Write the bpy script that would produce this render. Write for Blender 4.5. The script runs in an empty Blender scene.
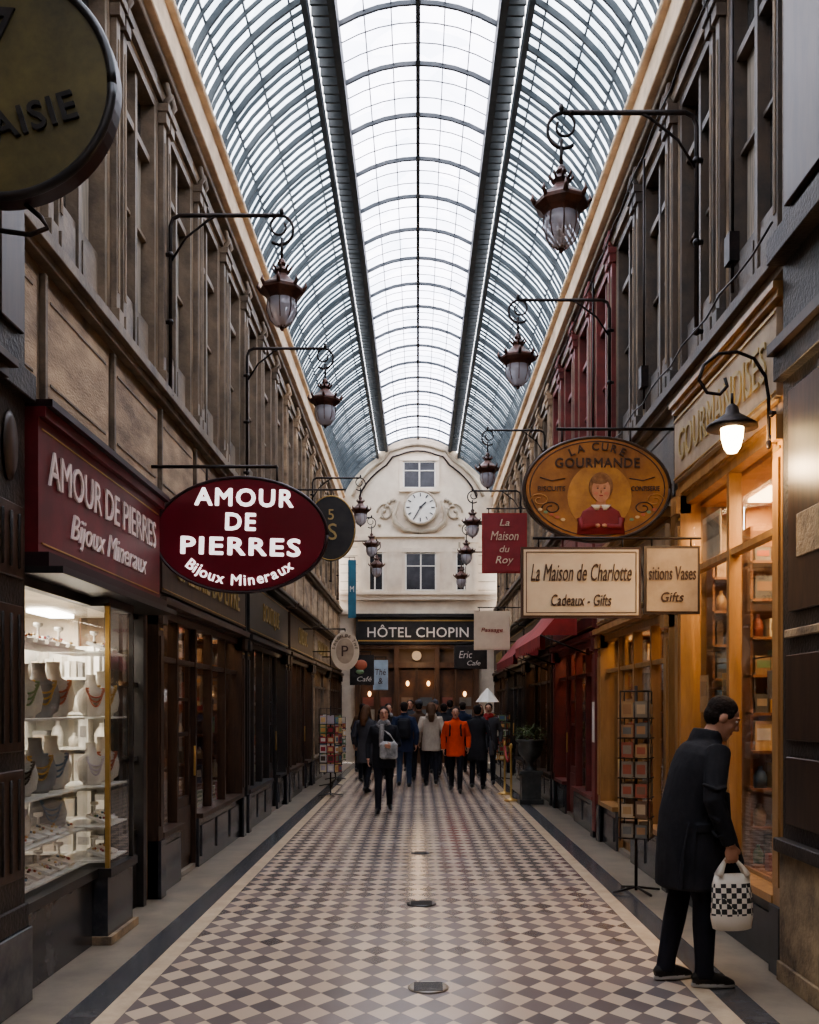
import bpy, bmesh, math, random
from mathutils import Vector, Matrix, noise
from mathutils.bvhtree import BVHTree
random.seed(7)
R=math.radians
scene=bpy.context.scene
COL=scene.collection
W=2.3   # half width of passage

# ------------------------------------------------------------ materials
def nt(name):
    m=bpy.data.materials.new(name); m.use_nodes=True
    t=m.node_tree; t.nodes.clear()
    o=t.nodes.new('ShaderNodeOutputMaterial')
    return m,t,o
def mat(name,c,rough=.6,metal=0,c2=None,sc=3.0,bump=0,bsc=40,emit=None,es=0,stretch=(1,1,1),spec=.5):
    m,t,o=nt(name)
    p=t.nodes.new('ShaderNodeBsdfPrincipled')
    p.inputs['Base Color'].default_value=(*c,1); p.inputs['Roughness'].default_value=rough
    p.inputs['Metallic'].default_value=metal
    p.inputs['Specular IOR Level'].default_value=spec
    tc=t.nodes.new('ShaderNodeTexCoord')
    mp=t.nodes.new('ShaderNodeMapping'); mp.inputs['Scale'].default_value=stretch
    t.links.new(tc.outputs['Object'],mp.inputs['Vector'])
    if c2 is None: c2=tuple(x*.72 for x in c)
    n=t.nodes.new('ShaderNodeTexNoise'); n.inputs['Scale'].default_value=sc; n.inputs['Detail'].default_value=6
    n.inputs['Roughness'].default_value=.65
    t.links.new(mp.outputs[0],n.inputs['Vector'])
    r=t.nodes.new('ShaderNodeValToRGB')
    r.color_ramp.elements[0].position=.38; r.color_ramp.elements[0].color=(*c,1)
    r.color_ramp.elements[1].position=.66; r.color_ramp.elements[1].color=(*c2,1)
    t.links.new(n.outputs['Fac'],r.inputs['Fac']); t.links.new(r.outputs['Color'],p.inputs['Base Color'])
    if bump:
        n2=t.nodes.new('ShaderNodeTexNoise'); n2.inputs['Scale'].default_value=bsc; n2.inputs['Detail'].default_value=4
        t.links.new(mp.outputs[0],n2.inputs['Vector'])
        b=t.nodes.new('ShaderNodeBump'); b.inputs['Strength'].default_value=bump; b.inputs['Distance'].default_value=.02
        t.links.new(n2.outputs['Fac'],b.inputs['Height']); t.links.new(b.outputs[0],p.inputs['Normal'])
    if emit:
        p.inputs['Emission Color'].default_value=(*emit,1); p.inputs['Emission Strength'].default_value=es
    t.links.new(p.outputs[0],o.inputs[0])
    return m
def glassmat(name,tint=(.96,.97,.97),rough=.03,base=.05,k=.85):
    m,t,o=nt(name)
    tr=t.nodes.new('ShaderNodeBsdfTransparent'); tr.inputs[0].default_value=(*tint,1)
    g=t.nodes.new('ShaderNodeBsdfGlossy'); g.inputs['Roughness'].default_value=rough; g.inputs[0].default_value=(1,1,1,1)
    lw=t.nodes.new('ShaderNodeLayerWeight'); lw.inputs[0].default_value=.5
    pw=t.nodes.new('ShaderNodeMath'); pw.operation='POWER'; pw.inputs[1].default_value=5; t.links.new(lw.outputs['Facing'],pw.inputs[0])
    ma=t.nodes.new('ShaderNodeMath'); ma.operation='MULTIPLY_ADD'; ma.inputs[1].default_value=k; ma.inputs[2].default_value=base; t.links.new(pw.outputs[0],ma.inputs[0])
    mx=t.nodes.new('ShaderNodeMixShader')
    t.links.new(ma.outputs[0],mx.inputs[0]); t.links.new(tr.outputs[0],mx.inputs[1]); t.links.new(g.outputs[0],mx.inputs[2])
    t.links.new(mx.outputs[0],o.inputs[0]); return m
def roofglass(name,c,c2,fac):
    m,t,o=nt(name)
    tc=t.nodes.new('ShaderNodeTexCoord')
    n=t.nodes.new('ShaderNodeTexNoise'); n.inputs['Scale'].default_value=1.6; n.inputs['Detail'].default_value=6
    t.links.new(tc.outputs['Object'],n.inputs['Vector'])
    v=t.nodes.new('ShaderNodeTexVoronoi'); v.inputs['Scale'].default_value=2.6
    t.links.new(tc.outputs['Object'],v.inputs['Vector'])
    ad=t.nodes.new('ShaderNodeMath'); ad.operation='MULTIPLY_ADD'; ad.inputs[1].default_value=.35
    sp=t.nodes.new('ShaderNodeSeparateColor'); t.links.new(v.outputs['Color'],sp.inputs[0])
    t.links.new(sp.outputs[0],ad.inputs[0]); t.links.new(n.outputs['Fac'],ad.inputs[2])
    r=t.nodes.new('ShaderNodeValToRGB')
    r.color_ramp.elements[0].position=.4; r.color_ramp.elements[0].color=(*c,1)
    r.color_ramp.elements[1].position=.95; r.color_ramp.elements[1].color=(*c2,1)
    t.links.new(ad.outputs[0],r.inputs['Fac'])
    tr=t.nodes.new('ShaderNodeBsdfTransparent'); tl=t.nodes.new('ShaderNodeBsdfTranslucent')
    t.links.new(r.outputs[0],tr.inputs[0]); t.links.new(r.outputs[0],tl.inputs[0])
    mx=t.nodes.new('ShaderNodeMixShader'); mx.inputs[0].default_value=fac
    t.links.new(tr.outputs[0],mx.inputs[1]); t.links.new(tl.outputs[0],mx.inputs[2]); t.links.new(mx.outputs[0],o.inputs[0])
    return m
def globemat(name):
    m,t,o=nt(name)
    tr=t.nodes.new('ShaderNodeBsdfTransparent'); tr.inputs[0].default_value=(.75,.74,.78,1)
    p=t.nodes.new('ShaderNodeBsdfPrincipled'); p.inputs['Base Color'].default_value=(.65,.62,.67,1); p.inputs['Roughness'].default_value=.1
    mx=t.nodes.new('ShaderNodeMixShader'); mx.inputs[0].default_value=.45
    t.links.new(tr.outputs[0],mx.inputs[1]); t.links.new(p.outputs[0],mx.inputs[2]); t.links.new(mx.outputs[0],o.inputs[0]); return m
def emis(name,c,s):
    m,t,o=nt(name); e=t.nodes.new('ShaderNodeEmission'); e.inputs[0].default_value=(*c,1); e.inputs[1].default_value=s
    t.links.new(e.outputs[0],o.inputs[0]); return m

def tilemat():
    m,t,o=nt('diamond_tiles')
    N=t.nodes; L=t.links
    tc=N.new('ShaderNodeTexCoord'); s=N.new('ShaderNodeSeparateXYZ'); L.new(tc.outputs['Object'],s.inputs[0])
    def mth(op,a,b=None,c=None):
        n=N.new('ShaderNodeMath'); n.operation=op
        for i,x in enumerate((a,b,c)):
            if x is None: continue
            if isinstance(x,(int,float)): n.inputs[i].default_value=x
            else: L.new(x,n.inputs[i])
        return n.outputs[0]
    a=.186; bb=.25
    xs=mth('DIVIDE',s.outputs[0],a); ys=mth('DIVIDE',s.outputs[1],bb)
    u=mth('ADD',xs,ys); v=mth('SUBTRACT',xs,ys)
    fu=mth('FLOOR',u); fv=mth('FLOOR',v)
    par=mth('FLOORED_MODULO',mth('ADD',fu,fv),2.0)
    gu=mth('ABSOLUTE',mth('SUBTRACT',mth('FRACT',u),.5)); gv=mth('ABSOLUTE',mth('SUBTRACT',mth('FRACT',v),.5))
    gr=mth('GREATER_THAN',mth('MAXIMUM',gu,gv),.482)
    wn=N.new('ShaderNodeTexWhiteNoise'); wn.noise_dimensions='2D'
    cb=N.new('ShaderNodeCombineXYZ'); L.new(fu,cb.inputs[0]); L.new(fv,cb.inputs[1]); L.new(cb.outputs[0],wn.inputs['Vector'])
    ns=N.new('ShaderNodeTexNoise'); ns.inputs['Scale'].default_value=1.3; ns.inputs['Detail'].default_value=5; L.new(tc.outputs['Object'],ns.inputs['Vector'])
    def mix(f,c1,c2):
        n=N.new('ShaderNodeMix'); n.data_type='RGBA'
        if isinstance(f,(int,float)): n.inputs[0].default_value=f
        else: L.new(f,n.inputs[0])
        for i,c in ((6,c1),(7,c2)):
            if isinstance(c,tuple): n.inputs[i].default_value=(*c,1)
            else: L.new(c,n.inputs[i])
        return n.outputs[2]
    light=mix(wn.outputs[0],(.66,.53,.40),(.51,.40,.31))
    dark=mix(wn.outputs[0],(.095,.085,.09),(.20,.165,.16))
    col=mix(par,dark,light)
    col=mix(mth('MULTIPLY',ns.outputs['Fac'],.35),col,(.35,.285,.24))
    col=mix(gr,col,(.22,.18,.16))
    p=N.new('ShaderNodeBsdfPrincipled'); L.new(col,p.inputs['Base Color'])
    rr=mth('MULTIPLY_ADD',ns.outputs['Fac'],.26,.08); L.new(rr,p.inputs['Roughness'])
    p.inputs['Specular IOR Level'].default_value=.65
    L.new(p.outputs[0],o.inputs[0]); return m

M_tile=tilemat()
M_beige=mat('beige_marble',(.62,.50,.36),.22,c2=(.48,.38,.28),sc=5)
M_dkmarb=mat('dark_marble_band',(.06,.062,.07),.2,c2=(.11,.11,.11),sc=4)
M_grmarb=mat('grey_marble',(.31,.265,.205),.28,c2=(.19,.165,.135),sc=2.5)
M_plaster=mat('aged_plaster',(.27,.195,.125),.8,c2=(.11,.08,.057),sc=2.2,bump=.3)
M_plaster2=mat('faded_beige_paint',(.48,.345,.22),.75,c2=(.16,.112,.076),sc=2.0,bump=.35,stretch=(1,.6,1.8))
M_greyw=mat('brown_grey_wood',(.235,.175,.12),.55,c2=(.10,.077,.056),sc=3,bump=.2)
M_slate=mat('slate_wood',(.068,.058,.05),.5,c2=(.13,.092,.064),sc=3,bump=.2)
M_burg=mat('burgundy_paint',(.21,.045,.038),.5,c2=(.11,.032,.03),sc=3)
M_cream=mat('cream_cornice',(.82,.63,.43),.7,c2=(.54,.40,.27),sc=2.5,bump=.15)
M_black=mat('black_paint',(.018,.017,.018),.35,c2=(.036,.032,.03),sc=5)
M_blkmarb=mat('black_marble',(.03,.032,.038),.2,c2=(.09,.09,.095),sc=4)
M_dkwood=mat('dark_wood',(.07,.04,.026),.4,c2=(.035,.022,.016),sc=4,stretch=(4,4,.6))
M_iron=mat('wrought_iron',(.018,.016,.016),.45,.6,c2=(.045,.03,.025),sc=9)
M_rib=mat('roof_iron',(.040,.049,.055),.6,.1,c2=(.066,.074,.08),sc=6)
M_copper=mat('aged_copper',(.115,.048,.033),.42,.4,c2=(.045,.026,.021),sc=12)
M_gold=mat('golden_wood',(.42,.235,.095),.35,c2=(.27,.145,.058),sc=3,stretch=(3,3,.5))
M_goldm=mat('gold_trim',(.55,.36,.12),.35,.6)
M_fbeige=mat('shop_fascia_beige',(.46,.35,.235),.6,c2=(.30,.22,.15),sc=3)
M_redf=mat('bordeaux_fascia',(.17,.020,.024),.4,c2=(.10,.014,.016),sc=3)
M_redsign=mat('bordeaux_sign',(.135,.008,.017),.3,c2=(.11,.007,.013),sc=2)
M_rim=mat('sign_rim_dark',(.03,.012,.014),.4)
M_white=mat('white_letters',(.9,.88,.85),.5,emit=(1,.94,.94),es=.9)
M_white2=mat('pale_pink_letters',(.85,.70,.66),.5)
M_whitep=mat('white_paint',(.8,.76,.68),.6,c2=(.66,.62,.55))
M_goldlet=mat('gold_letters',(.45,.33,.14),.4,.3)
M_brownlet=mat('brown_letters',(.085,.045,.03),.6)
M_creamsign=mat('cream_sign',(.68,.56,.40),.5,c2=(.56,.44,.31),sc=2)
M_ochre=mat('ochre_sign',(.42,.18,.04),.45,c2=(.19,.075,.022),sc=3.2,bump=.1)
M_olive=mat('olive_gold_sign',(.15,.12,.045),.4,c2=(.06,.05,.025),sc=2.4)
M_face=mat('painted_face',(.60,.31,.17),.6,c2=(.48,.21,.11),sc=14)
M_redc=mat('red_canvas',(.34,.03,.026),.7,c2=(.2,.02,.016))
M_redc2=mat('dark_red_sign',(.27,.028,.03),.6)
M_stone=mat('base_stone',(.42,.31,.19),.7,c2=(.14,.105,.075),sc=4,bump=.4)
M_peel=mat('peeling_black',(.02,.018,.017),.5,c2=(.06,.044,.035),sc=5,bump=.3)
M_hotel=mat('hotel_stone',(.78,.67,.53),.75,c2=(.62,.51,.39),sc=1.5,bump=.15)
M_orn=mat('hotel_ornament',(.46,.38,.28),.7)
M_glass=glassmat('shop_glass')
M_globe=globemat('lantern_glass')
M_bulb=emis('lit_bulb',(1,.72,.38),14)
M_bulbs=emis('lobby_sconce',(1,.6,.28),3)
M_uwin=mat('upper_window_glass',(.035,.036,.038),.1,c2=(.09,.085,.08),sc=.9,stretch=(1,1,.5),spec=.7)
M_dkglass=mat('dark_window_glass',(.02,.02,.024),.15,c2=(.05,.05,.055),sc=2,spec=.4)
M_curt=mat('net_curtain',(.34,.29,.23),.8,c2=(.15,.13,.105),sc=6,stretch=(1,6,.3))
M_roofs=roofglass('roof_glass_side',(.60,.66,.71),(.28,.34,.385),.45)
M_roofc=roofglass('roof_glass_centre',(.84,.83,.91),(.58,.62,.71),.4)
M_intw=mat('warm_interior_wall',(.48,.27,.14),.7,c2=(.35,.18,.085))
M_intw2=mat('pale_interior_wall',(.6,.53,.44),.7)
M_intd=mat('dark_interior_wall',(.16,.10,.06),.7)
M_shelf=mat('shelf_wood',(.26,.125,.058),.5)
M_shelfw=mat('white_shelf',(.75,.74,.70),.4)
PAL=[mat('goods_%d'%i,c,.5) for i,c in enumerate([(.50,.14,.07),(.7,.6,.4),(.12,.2,.3),(.6,.34,.12),(.75,.72,.66),(.2,.3,.15),(.4,.06,.08),(.1,.07,.05),(.5,.45,.5),(.7,.5,.25)])]
PALM=[mat('print_%d'%i,c,.5) for i,c in enumerate([(.30,.18,.10),(.42,.34,.24),(.16,.10,.07),(.36,.24,.13),(.22,.20,.17),(.28,.09,.06),(.12,.13,.13)])]
PALW=[mat('pale_box_%d'%i,c,.6) for i,c in enumerate([(.66,.63,.57),(.5,.47,.42),(.3,.29,.28),(.58,.5,.42),(.72,.7,.66)])]
M_lampw=emis('warm_ceiling_lamp',(1,.66,.34),7)
M_lampc=emis('cool_ceiling_lamp',(1,.93,.85),9)

# ------------------------------------------------------------ mesh builder
_tc={}
def text_mesh(s,shear=0,off=0,ext=.02):
    k=(s,shear,off,ext)
    if k in _tc: return _tc[k]
    cu=bpy.data.curves.new('t','FONT'); cu.body=s; cu.align_x='CENTER'; cu.align_y='CENTER'; cu.shear=shear; cu.offset=0; cu.extrude=ext; cu.resolution_u=3
    cu.space_character=1.0+off*6
    ob=bpy.data.objects.new('t',cu); COL.objects.link(ob)
    dg=bpy.context.evaluated_depsgraph_get(); dg.update()
    me=ob.evaluated_get(dg).to_mesh()
    vs=[v.co.copy() for v in me.vertices]; fs=[tuple(p.vertices) for p in me.polygons]
    ob.evaluated_get(dg).to_mesh_clear(); bpy.data.objects.remove(ob); bpy.data.curves.remove(cu)
    if off:   # heavier stroke: overlaid copies of the letter bodies
        v0=list(vs); f0=list(fs)
        for q,(dx,dy) in enumerate(((off,0),(-off,0),(0,off),(0,-off),(off*.7,off*.7),(-off*.7,-off*.7),(off*.7,-off*.7),(-off*.7,off*.7))):
            o=len(vs); vs+=[Vector((v.x+dx,v.y+dy,v.z*(1+.04*(q+1)))) for v in v0]; fs+=[tuple(i+o for i in f) for f in f0]
    _tc[k]=(vs,fs); return vs,fs
def MY(x,y,z,roll=0): return Matrix.Translation((x,y,z))@Matrix.Rotation(R(90),4,'X')@Matrix.Rotation(roll,4,'Z')
def ML(x,y,z): return Matrix(((0,0,1,x),(1,0,0,y),(0,1,0,z),(0,0,0,1)))
def MR(x,y,z): return Matrix(((0,0,-1,x),(-1,0,0,y),(0,1,0,z),(0,0,0,1)))
class B:
    def __init__(s): s.v=[];s.f=[];s.m=[];s.mats=[];s.sm=[]
    def mi(s,m):
        if m not in s.mats: s.mats.append(m)
        return s.mats.index(m)
    def add(s,vs,fs,m,M=None,smooth=False):
        o=len(s.v); k=s.mi(m)
        for v in vs:
            v=Vector(v); s.v.append(M@v if M is not None else v)
        for f in fs: s.f.append(tuple(i+o for i in f)); s.m.append(k); s.sm.append(smooth)
    def box(s,x0,x1,y0,y1,z0,z1,m,M=None):
        x0,x1=min(x0,x1),max(x0,x1); y0,y1=min(y0,y1),max(y0,y1); z0,z1=min(z0,z1),max(z0,z1)
        vs=[(x0,y0,z0),(x1,y0,z0),(x1,y1,z0),(x0,y1,z0),(x0,y0,z1),(x1,y0,z1),(x1,y1,z1),(x0,y1,z1)]
        s.add(vs,[(0,3,2,1),(4,5,6,7),(0,1,5,4),(1,2,6,5),(2,3,7,6),(3,0,4,7)],m,M)
    def sb(s,sd,d0,d1,y0,y1,z0,z1,m): s.box(sd*(W-d0),sd*(W-d1),y0,y1,z0,z1,m)
    def tube(s,pts,r,m,n=8,M=None,sq=None):
        pts=[Vector(p) for p in pts]; k=len(pts)
        rr=r if isinstance(r,(list,tuple)) else [r]*k
        vs=[];fs=[]; up=None
        for i,p in enumerate(pts):
            t=(pts[min(i+1,k-1)]-pts[max(i-1,0)]).normalized()
            if up is None:
                up=Vector((0,0,1)) if abs(t.z)<.9 else Vector((0,1,0))
            a=t.cross(up).normalized()
            if a.length<.1: a=t.orthogonal().normalized()
            b=a.cross(t).normalized(); up=b
            for j in range(n):
                an=2*math.pi*j/n
                vs.append(p+(a*math.cos(an)+b*math.sin(an))*rr[i])
        for i in range(k-1):
            for j in range(n):
                j2=(j+1)%n; fs.append((i*n+j,i*n+j2,(i+1)*n+j2,(i+1)*n+j))
        fs.append(tuple(range(n))[::-1]); fs.append(tuple((k-1)*n+j for j in range(n)))
        s.add(vs,fs,m,M,True)
    def lathe(s,prof,c,m,n=20,M=None,sx=1,sy=1,smooth=True,yo=None):
        vs=[];fs=[];k=len(prof)
        for i,(r,z) in enumerate(prof):
            for j in range(n):
                a=2*math.pi*j/n
                vs.append((c[0]+r*sx*math.cos(a),c[1]+r*sy*math.sin(a),c[2]+z))
        for i in range(k-1):
            for j in range(n):
                j2=(j+1)%n; fs.append((i*n+j,i*n+j2,(i+1)*n+j2,(i+1)*n+j))
        fs.append(tuple(range(n))[::-1]); fs.append(tuple((k-1)*n+j for j in range(n)))
        s.add(vs,fs,m,M,smooth)
    def ell(s,c,rx,ry,rz,m,n=16,M=None):
        h=n//2
        vs=[];fs=[]
        for i in range(h+1):
            ph=-math.pi/2+math.pi*i/h
            r=max(math.cos(ph),.02)
            for j in range(n):
                a=2*math.pi*j/n
                vs.append((c[0]+rx*r*math.cos(a),c[1]+ry*r*math.sin(a),c[2]+rz*math.sin(ph)))
        for i in range(h):
            for j in range(n):
                j2=(j+1)%n; fs.append((i*n+j,i*n+j2,(i+1)*n+j2,(i+1)*n+j))
        fs.append(tuple(range(n))[::-1]); fs.append(tuple(h*n+j for j in range(n)))
        s.add(vs,fs,m,M,True)
    def loft(s,secs,m,n=24,f=None,M=None,pw=1.0):
        vs=[];fs=[];k=len(secs)
        for (z,rx,ry,cx,cy) in secs:
            for j in range(n):
                a=2*math.pi*j/n; ca,sa=math.cos(a),math.sin(a)
                ca=math.copysign(abs(ca)**pw,ca); sa=math.copysign(abs(sa)**pw,sa)
                p=Vector((cx+rx*ca,cy+ry*sa,z))
                vs.append(f(p) if f else p)
        for i in range(k-1):
            for j in range(n):
                j2=(j+1)%n; fs.append((i*n+j,i*n+j2,(i+1)*n+j2,(i+1)*n+j))
        fs.append(tuple(range(n))[::-1]); fs.append(tuple((k-1)*n+j for j in range(n)))
        s.add(vs,fs,m,M,True)
    def disc(s,cx,cz,y0,y1,rx,rz,m,n=48,M=None):
        vs=[];fs=[]
        for y in (y0,y1):
            for j in range(n):
                a=2*math.pi*j/n; vs.append((cx+rx*math.cos(a),y,cz+rz*math.sin(a)))
        fs.append(tuple(range(n))); fs.append(tuple(range(2*n-1,n-1,-1)))
        for j in range(n):
            j2=(j+1)%n; fs.append((j2,j,n+j,n+j2))
        s.add(vs,fs,m,M)
    def text(s,t,m,M,w=None,h=None,shear=0,off=0,ext=.02):
        vs,fs=text_mesh(t,shear,off,ext)
        xs=[v.x for v in vs]; ys=[v.y for v in vs]
        if not xs: return
        cx=(max(xs)+min(xs))/2; cy=(max(ys)+min(ys))/2
        bw=max(xs)-min(xs); bh=max(ys)-min(ys)
        sx=w/bw if w else None; sy=h/bh if h else None
        if sx is None: sx=sy
        if sy is None: sy=sx
        s.add([((v.x-cx)*sx,(v.y-cy)*sy,v.z*.3) for v in vs],fs,m,M)
    def arct(s,t,size,m,cx,cz,y,rx,rz,a0,a1,top=True,off=0):
        n=len(t)
        wd={'i':.45,'j':.5,'I':.5,'l':.45,'r':.7,' ':.6,'M':1.45,'m':1.45,'1':.6}
        ws=[wd.get(c,1) for c in t]; tot=sum(ws)-ws[0]/2-ws[-1]/2; acc=0
        for i,ch in enumerate(t):
            if i: acc+=(ws[i-1]+ws[i])/2
            if ch==' ': continue
            a=R(a0+(a1-a0)*acc/tot)
            tx,tz=-rx*math.sin(a),rz*math.cos(a)
            if top: tx,tz=-tx,-tz
            roll=math.atan2(tz,tx)
            vs,fs=text_mesh(ch,0,off,.02)
            xs=[v.x for v in vs]; c0=(max(xs)+min(xs))/2
            ymin=min(v.y for v in vs); ymax=max(v.y for v in vs)
            dy=-ymin if ch not in 'jgpqy' else -ymax+.74
            s.add([((v.x-c0)*size,(v.y+dy)*size,v.z*.3) for v in vs],fs,m,MY(cx+rx*math.cos(a),y,cz+rz*math.sin(a),roll))
    def obj(s,name,bevel=0,origin=None,M=None,parent=None):
        if origin is None:
            xs=[v.x for v in s.v];ys=[v.y for v in s.v];zs=[v.z for v in s.v]
            origin=Vector(((min(xs)+max(xs))/2,(min(ys)+max(ys))/2,min(zs)))
        else: origin=Vector(origin)
        me=bpy.data.meshes.new(name)
        me.from_pydata([v-origin for v in s.v],[],s.f)
        for m in s.mats: me.materials.append(m)
        me.polygons.foreach_set('material_index',s.m)
        me.polygons.foreach_set('use_smooth',s.sm)
        me.update()
        ob=bpy.data.objects.new(name,me); ob.location=origin; COL.objects.link(ob)
        if parent is not None:
            ob.parent=parent; ob.location=origin-parent.location
        if bevel:
            md=ob.modifiers.new('bev','BEVEL'); md.width=bevel; md.segments=1; md.limit_method='ANGLE'; md.angle_limit=R(50)
        return ob
def inst(name,src,loc,rz=0,sc=(1,1,1)):
    ob=bpy.data.objects.new(name,src.data); ob.location=loc; ob.rotation_euler=(0,0,rz); ob.scale=sc
    COL.objects.link(ob)
    return ob

Y0,Y1=-5.0,29.0
# ------------------------------------------------------------ floor
b=B()
def strip(x0,x1,m): 
    b.add([(x0,Y0,0),(x1,Y0,0),(x1,Y1,0),(x0,Y1,0)],[(0,1,2,3)],m)
strip(-1.58,1.58,M_tile)
for sd in (-1,1):
    for a,c,m in ((1.58,1.70,M_beige),(1.70,1.88,M_dkmarb),(1.88,4.1,M_grmarb)):
        strip(*sorted((sd*a,sd*c)),m)
b.box(-4.1,4.1,Y0,Y1,-.2,-.01,M_grmarb)
b.obj('floor',origin=(0,0,0))
for (y,x,r) in ((8.33,.03,.125),(11.2,.03,.10),(5.85,.06,.12)):
    b=B(); b.lathe([(r,0.0),(r,.006),(r*.85,.008)],(x,y,0.001),M_black if y>6 else M_grmarb,20)
    for i in range(-3,4):
        b.box(x-r*.7,x+r*.7,y+i*r*.22-.006,y+i*r*.22+.006,.008,.013,M_iron if y>6 else M_dkmarb)
    b.obj('floor_drain')

# ------------------------------------------------------------ shopfront / interiors
shopsL=[(-5,-.9,'d'),(-.7,5.1,'d'),(5.62,8.3,'jewel'),(8.5,12.75,'brown'),(12.95,16.9,'black'),(17.1,20.9,'brown'),(21.1,24.9,'green'),(25.1,28.9,'brown')]
shopsR=[(-5,-.9,'d'),(-.7,5.1,'d'),(6.05,8.6,'gold'),(8.8,12.3,'beige'),(12.5,16.3,'burg'),(16.5,20.6,'brown'),(20.8,24.8,'black'),(25.0,28.9,'brown')]
MODY=1.38
def wall(side,shops):
    b=B(); sd=side
    edges=[Y0]
    for (a,c,k) in shops: edges+= [a,c]
    edges.append(Y1)
    for i in range(0,len(edges),2):
        a,c=edges[i],edges[i+1]
        if c-a>.01: b.sb(sd,0,-.5,a,c,0,3.42,M_plaster)
    def colat(y):
        if sd<0: return M_greyw if y<17 else M_plaster2
        if y<10.2: return M_slate
        if y<17: return M_burg
        return M_plaster2
    b.sb(sd,0,-.3,Y0,Y1,3.42,4.45,M_plaster)
    b.sb(sd,0,-.3,Y0,Y1,6.98,7.62,M_plaster2 if sd<0 else M_plaster)
    b.sb(sd,.07,0,Y0,Y1,4.32,4.38,M_greyw); b.sb(sd,.12,0,Y0,Y1,4.38,4.46,M_greyw if sd<0 else M_slate)
    b.sb(sd,.04,0,Y0,Y1,7.0,7.06,M_greyw)
    y=Y0; i=0
    while y<Y1-.1:
        cm=colat(y)
        b.sb(sd,0,-.3,y,min(y+.36,Y1),4.45,6.98,M_plaster)
        for yy in (y+.05,y+.22):
            b.sb(sd,.05,0,yy,yy+.09,4.5,6.8,cm)
            b.sb(sd,.058,.05,yy+.025,yy+.065,4.75,6.65,M_plaster)
            b.sb(sd,.075,0,yy-.015,yy+.105,4.46,4.62,cm)
            b.sb(sd,.08,0,yy-.02,yy+.11,6.8,6.9,cm)
            b.sb(sd,.10,0,yy-.03,yy+.12,6.9,6.97,cm)
            b.tube([(sd*(W-.03),yy+.045,6.98),(sd*(W-.09),yy+.045,7.06),(sd*(W-.06),yy+.045,7.18)],.03,cm,6)
        pm=M_plaster2 if sd<0 else (M_slate if y<10 else M_burg if y<17 else M_plaster2)
        b.sb(sd,.025,0,y+.07,y+MODY-.07,3.55,4.22,pm)
        b.sb(sd,.032,.025,y+.14,y+MODY-.14,3.62,3.64,cm); b.sb(sd,.032,.025,y+.14,y+MODY-.14,4.13,4.15,cm)
        b.sb(sd,.04,0,y+.03,y+.07,3.5,4.28,cm)
        b.sb(sd,.02,0,y+.4,y+MODY-.05,7.1,7.18,cm)
        y+=MODY; i+=1
    return b
for nm,sd,sh in (('wall_left',-1,shopsL),('wall_right',1,shopsR)):
    b=wall(sd,sh); b.obj(nm,bevel=.006,origin=(sd*W,0,0))
    b=B()
    b.sb(sd,.10,-.3,Y0,Y1,7.22,7.30,M_greyw); b.sb(sd,.17,-.3,Y0,Y1,7.30,7.36,M_cream); b.sb(sd,.13,-.3,Y0,Y1,7.36,7.70,M_cream); b.sb(sd,.20,-.1,Y0,Y1,7.70,7.76,M_cream)
    b.obj('trim_1' if sd<0 else 'trim_2',bevel=.01)
def upwin(fr):
    b=B(); w=MODY-.36
    H=2.52
    b.box(-.14,-.12,0,w,0,H,M_uwin)
    b.box(-.118,-.112,.08,w*.28,.1,H-.55,M_curt); b.box(-.118,-.112,w*.72,w-.08,.1,H-.55,M_curt)
    b.box(-.12,.0,0,.06,0,H,fr); b.box(-.12,.0,w-.06,w,0,H,fr); b.box(-.12,0,0,w,0,.09,fr); b.box(-.12,0,0,w,H-.08,H,fr)
    b.box(-.12,-.03,w/2-.03,w/2+.03,.09,H-.08,fr)
    b.box(-.12,-.04,.06,w-.06,H-.58,H-.52,fr); b.box(-.12,-.07,.06,w-.06,H*.5-.015,H*.5+.015,fr)
    b.box(-.12,-.05,.06,w-.06,.09,.52,fr); b.box(-.05,-.035,.14,w/2-.08,.17,.45,fr); b.box(-.05,-.035,w/2+.08,w-.14,.17,.45,fr)
    o=b.obj('window_tmp',origin=(0,0,0)); return o
wsrc={m:upwin(m) for m in (M_greyw,M_slate,M_burg)}
wn=1
for sd in (-1,1):
    y=Y0
    while y<Y1-1:
        if sd<0: fr=M_greyw
        else: fr=M_slate if y<10.2 else (M_burg if y<17 else M_greyw)
        w=MODY-.36
        if sd<0: o=inst('window_%d'%wn,wsrc[fr],(-W-.005,y+.36,4.455))
        else: o=inst('window_%d'%wn,wsrc[fr],(W+.005,y+.36+w,4.455),math.pi)
        wn+=1; y+=MODY
for o in wsrc.values(): bpy.data.objects.remove(o)

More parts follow.
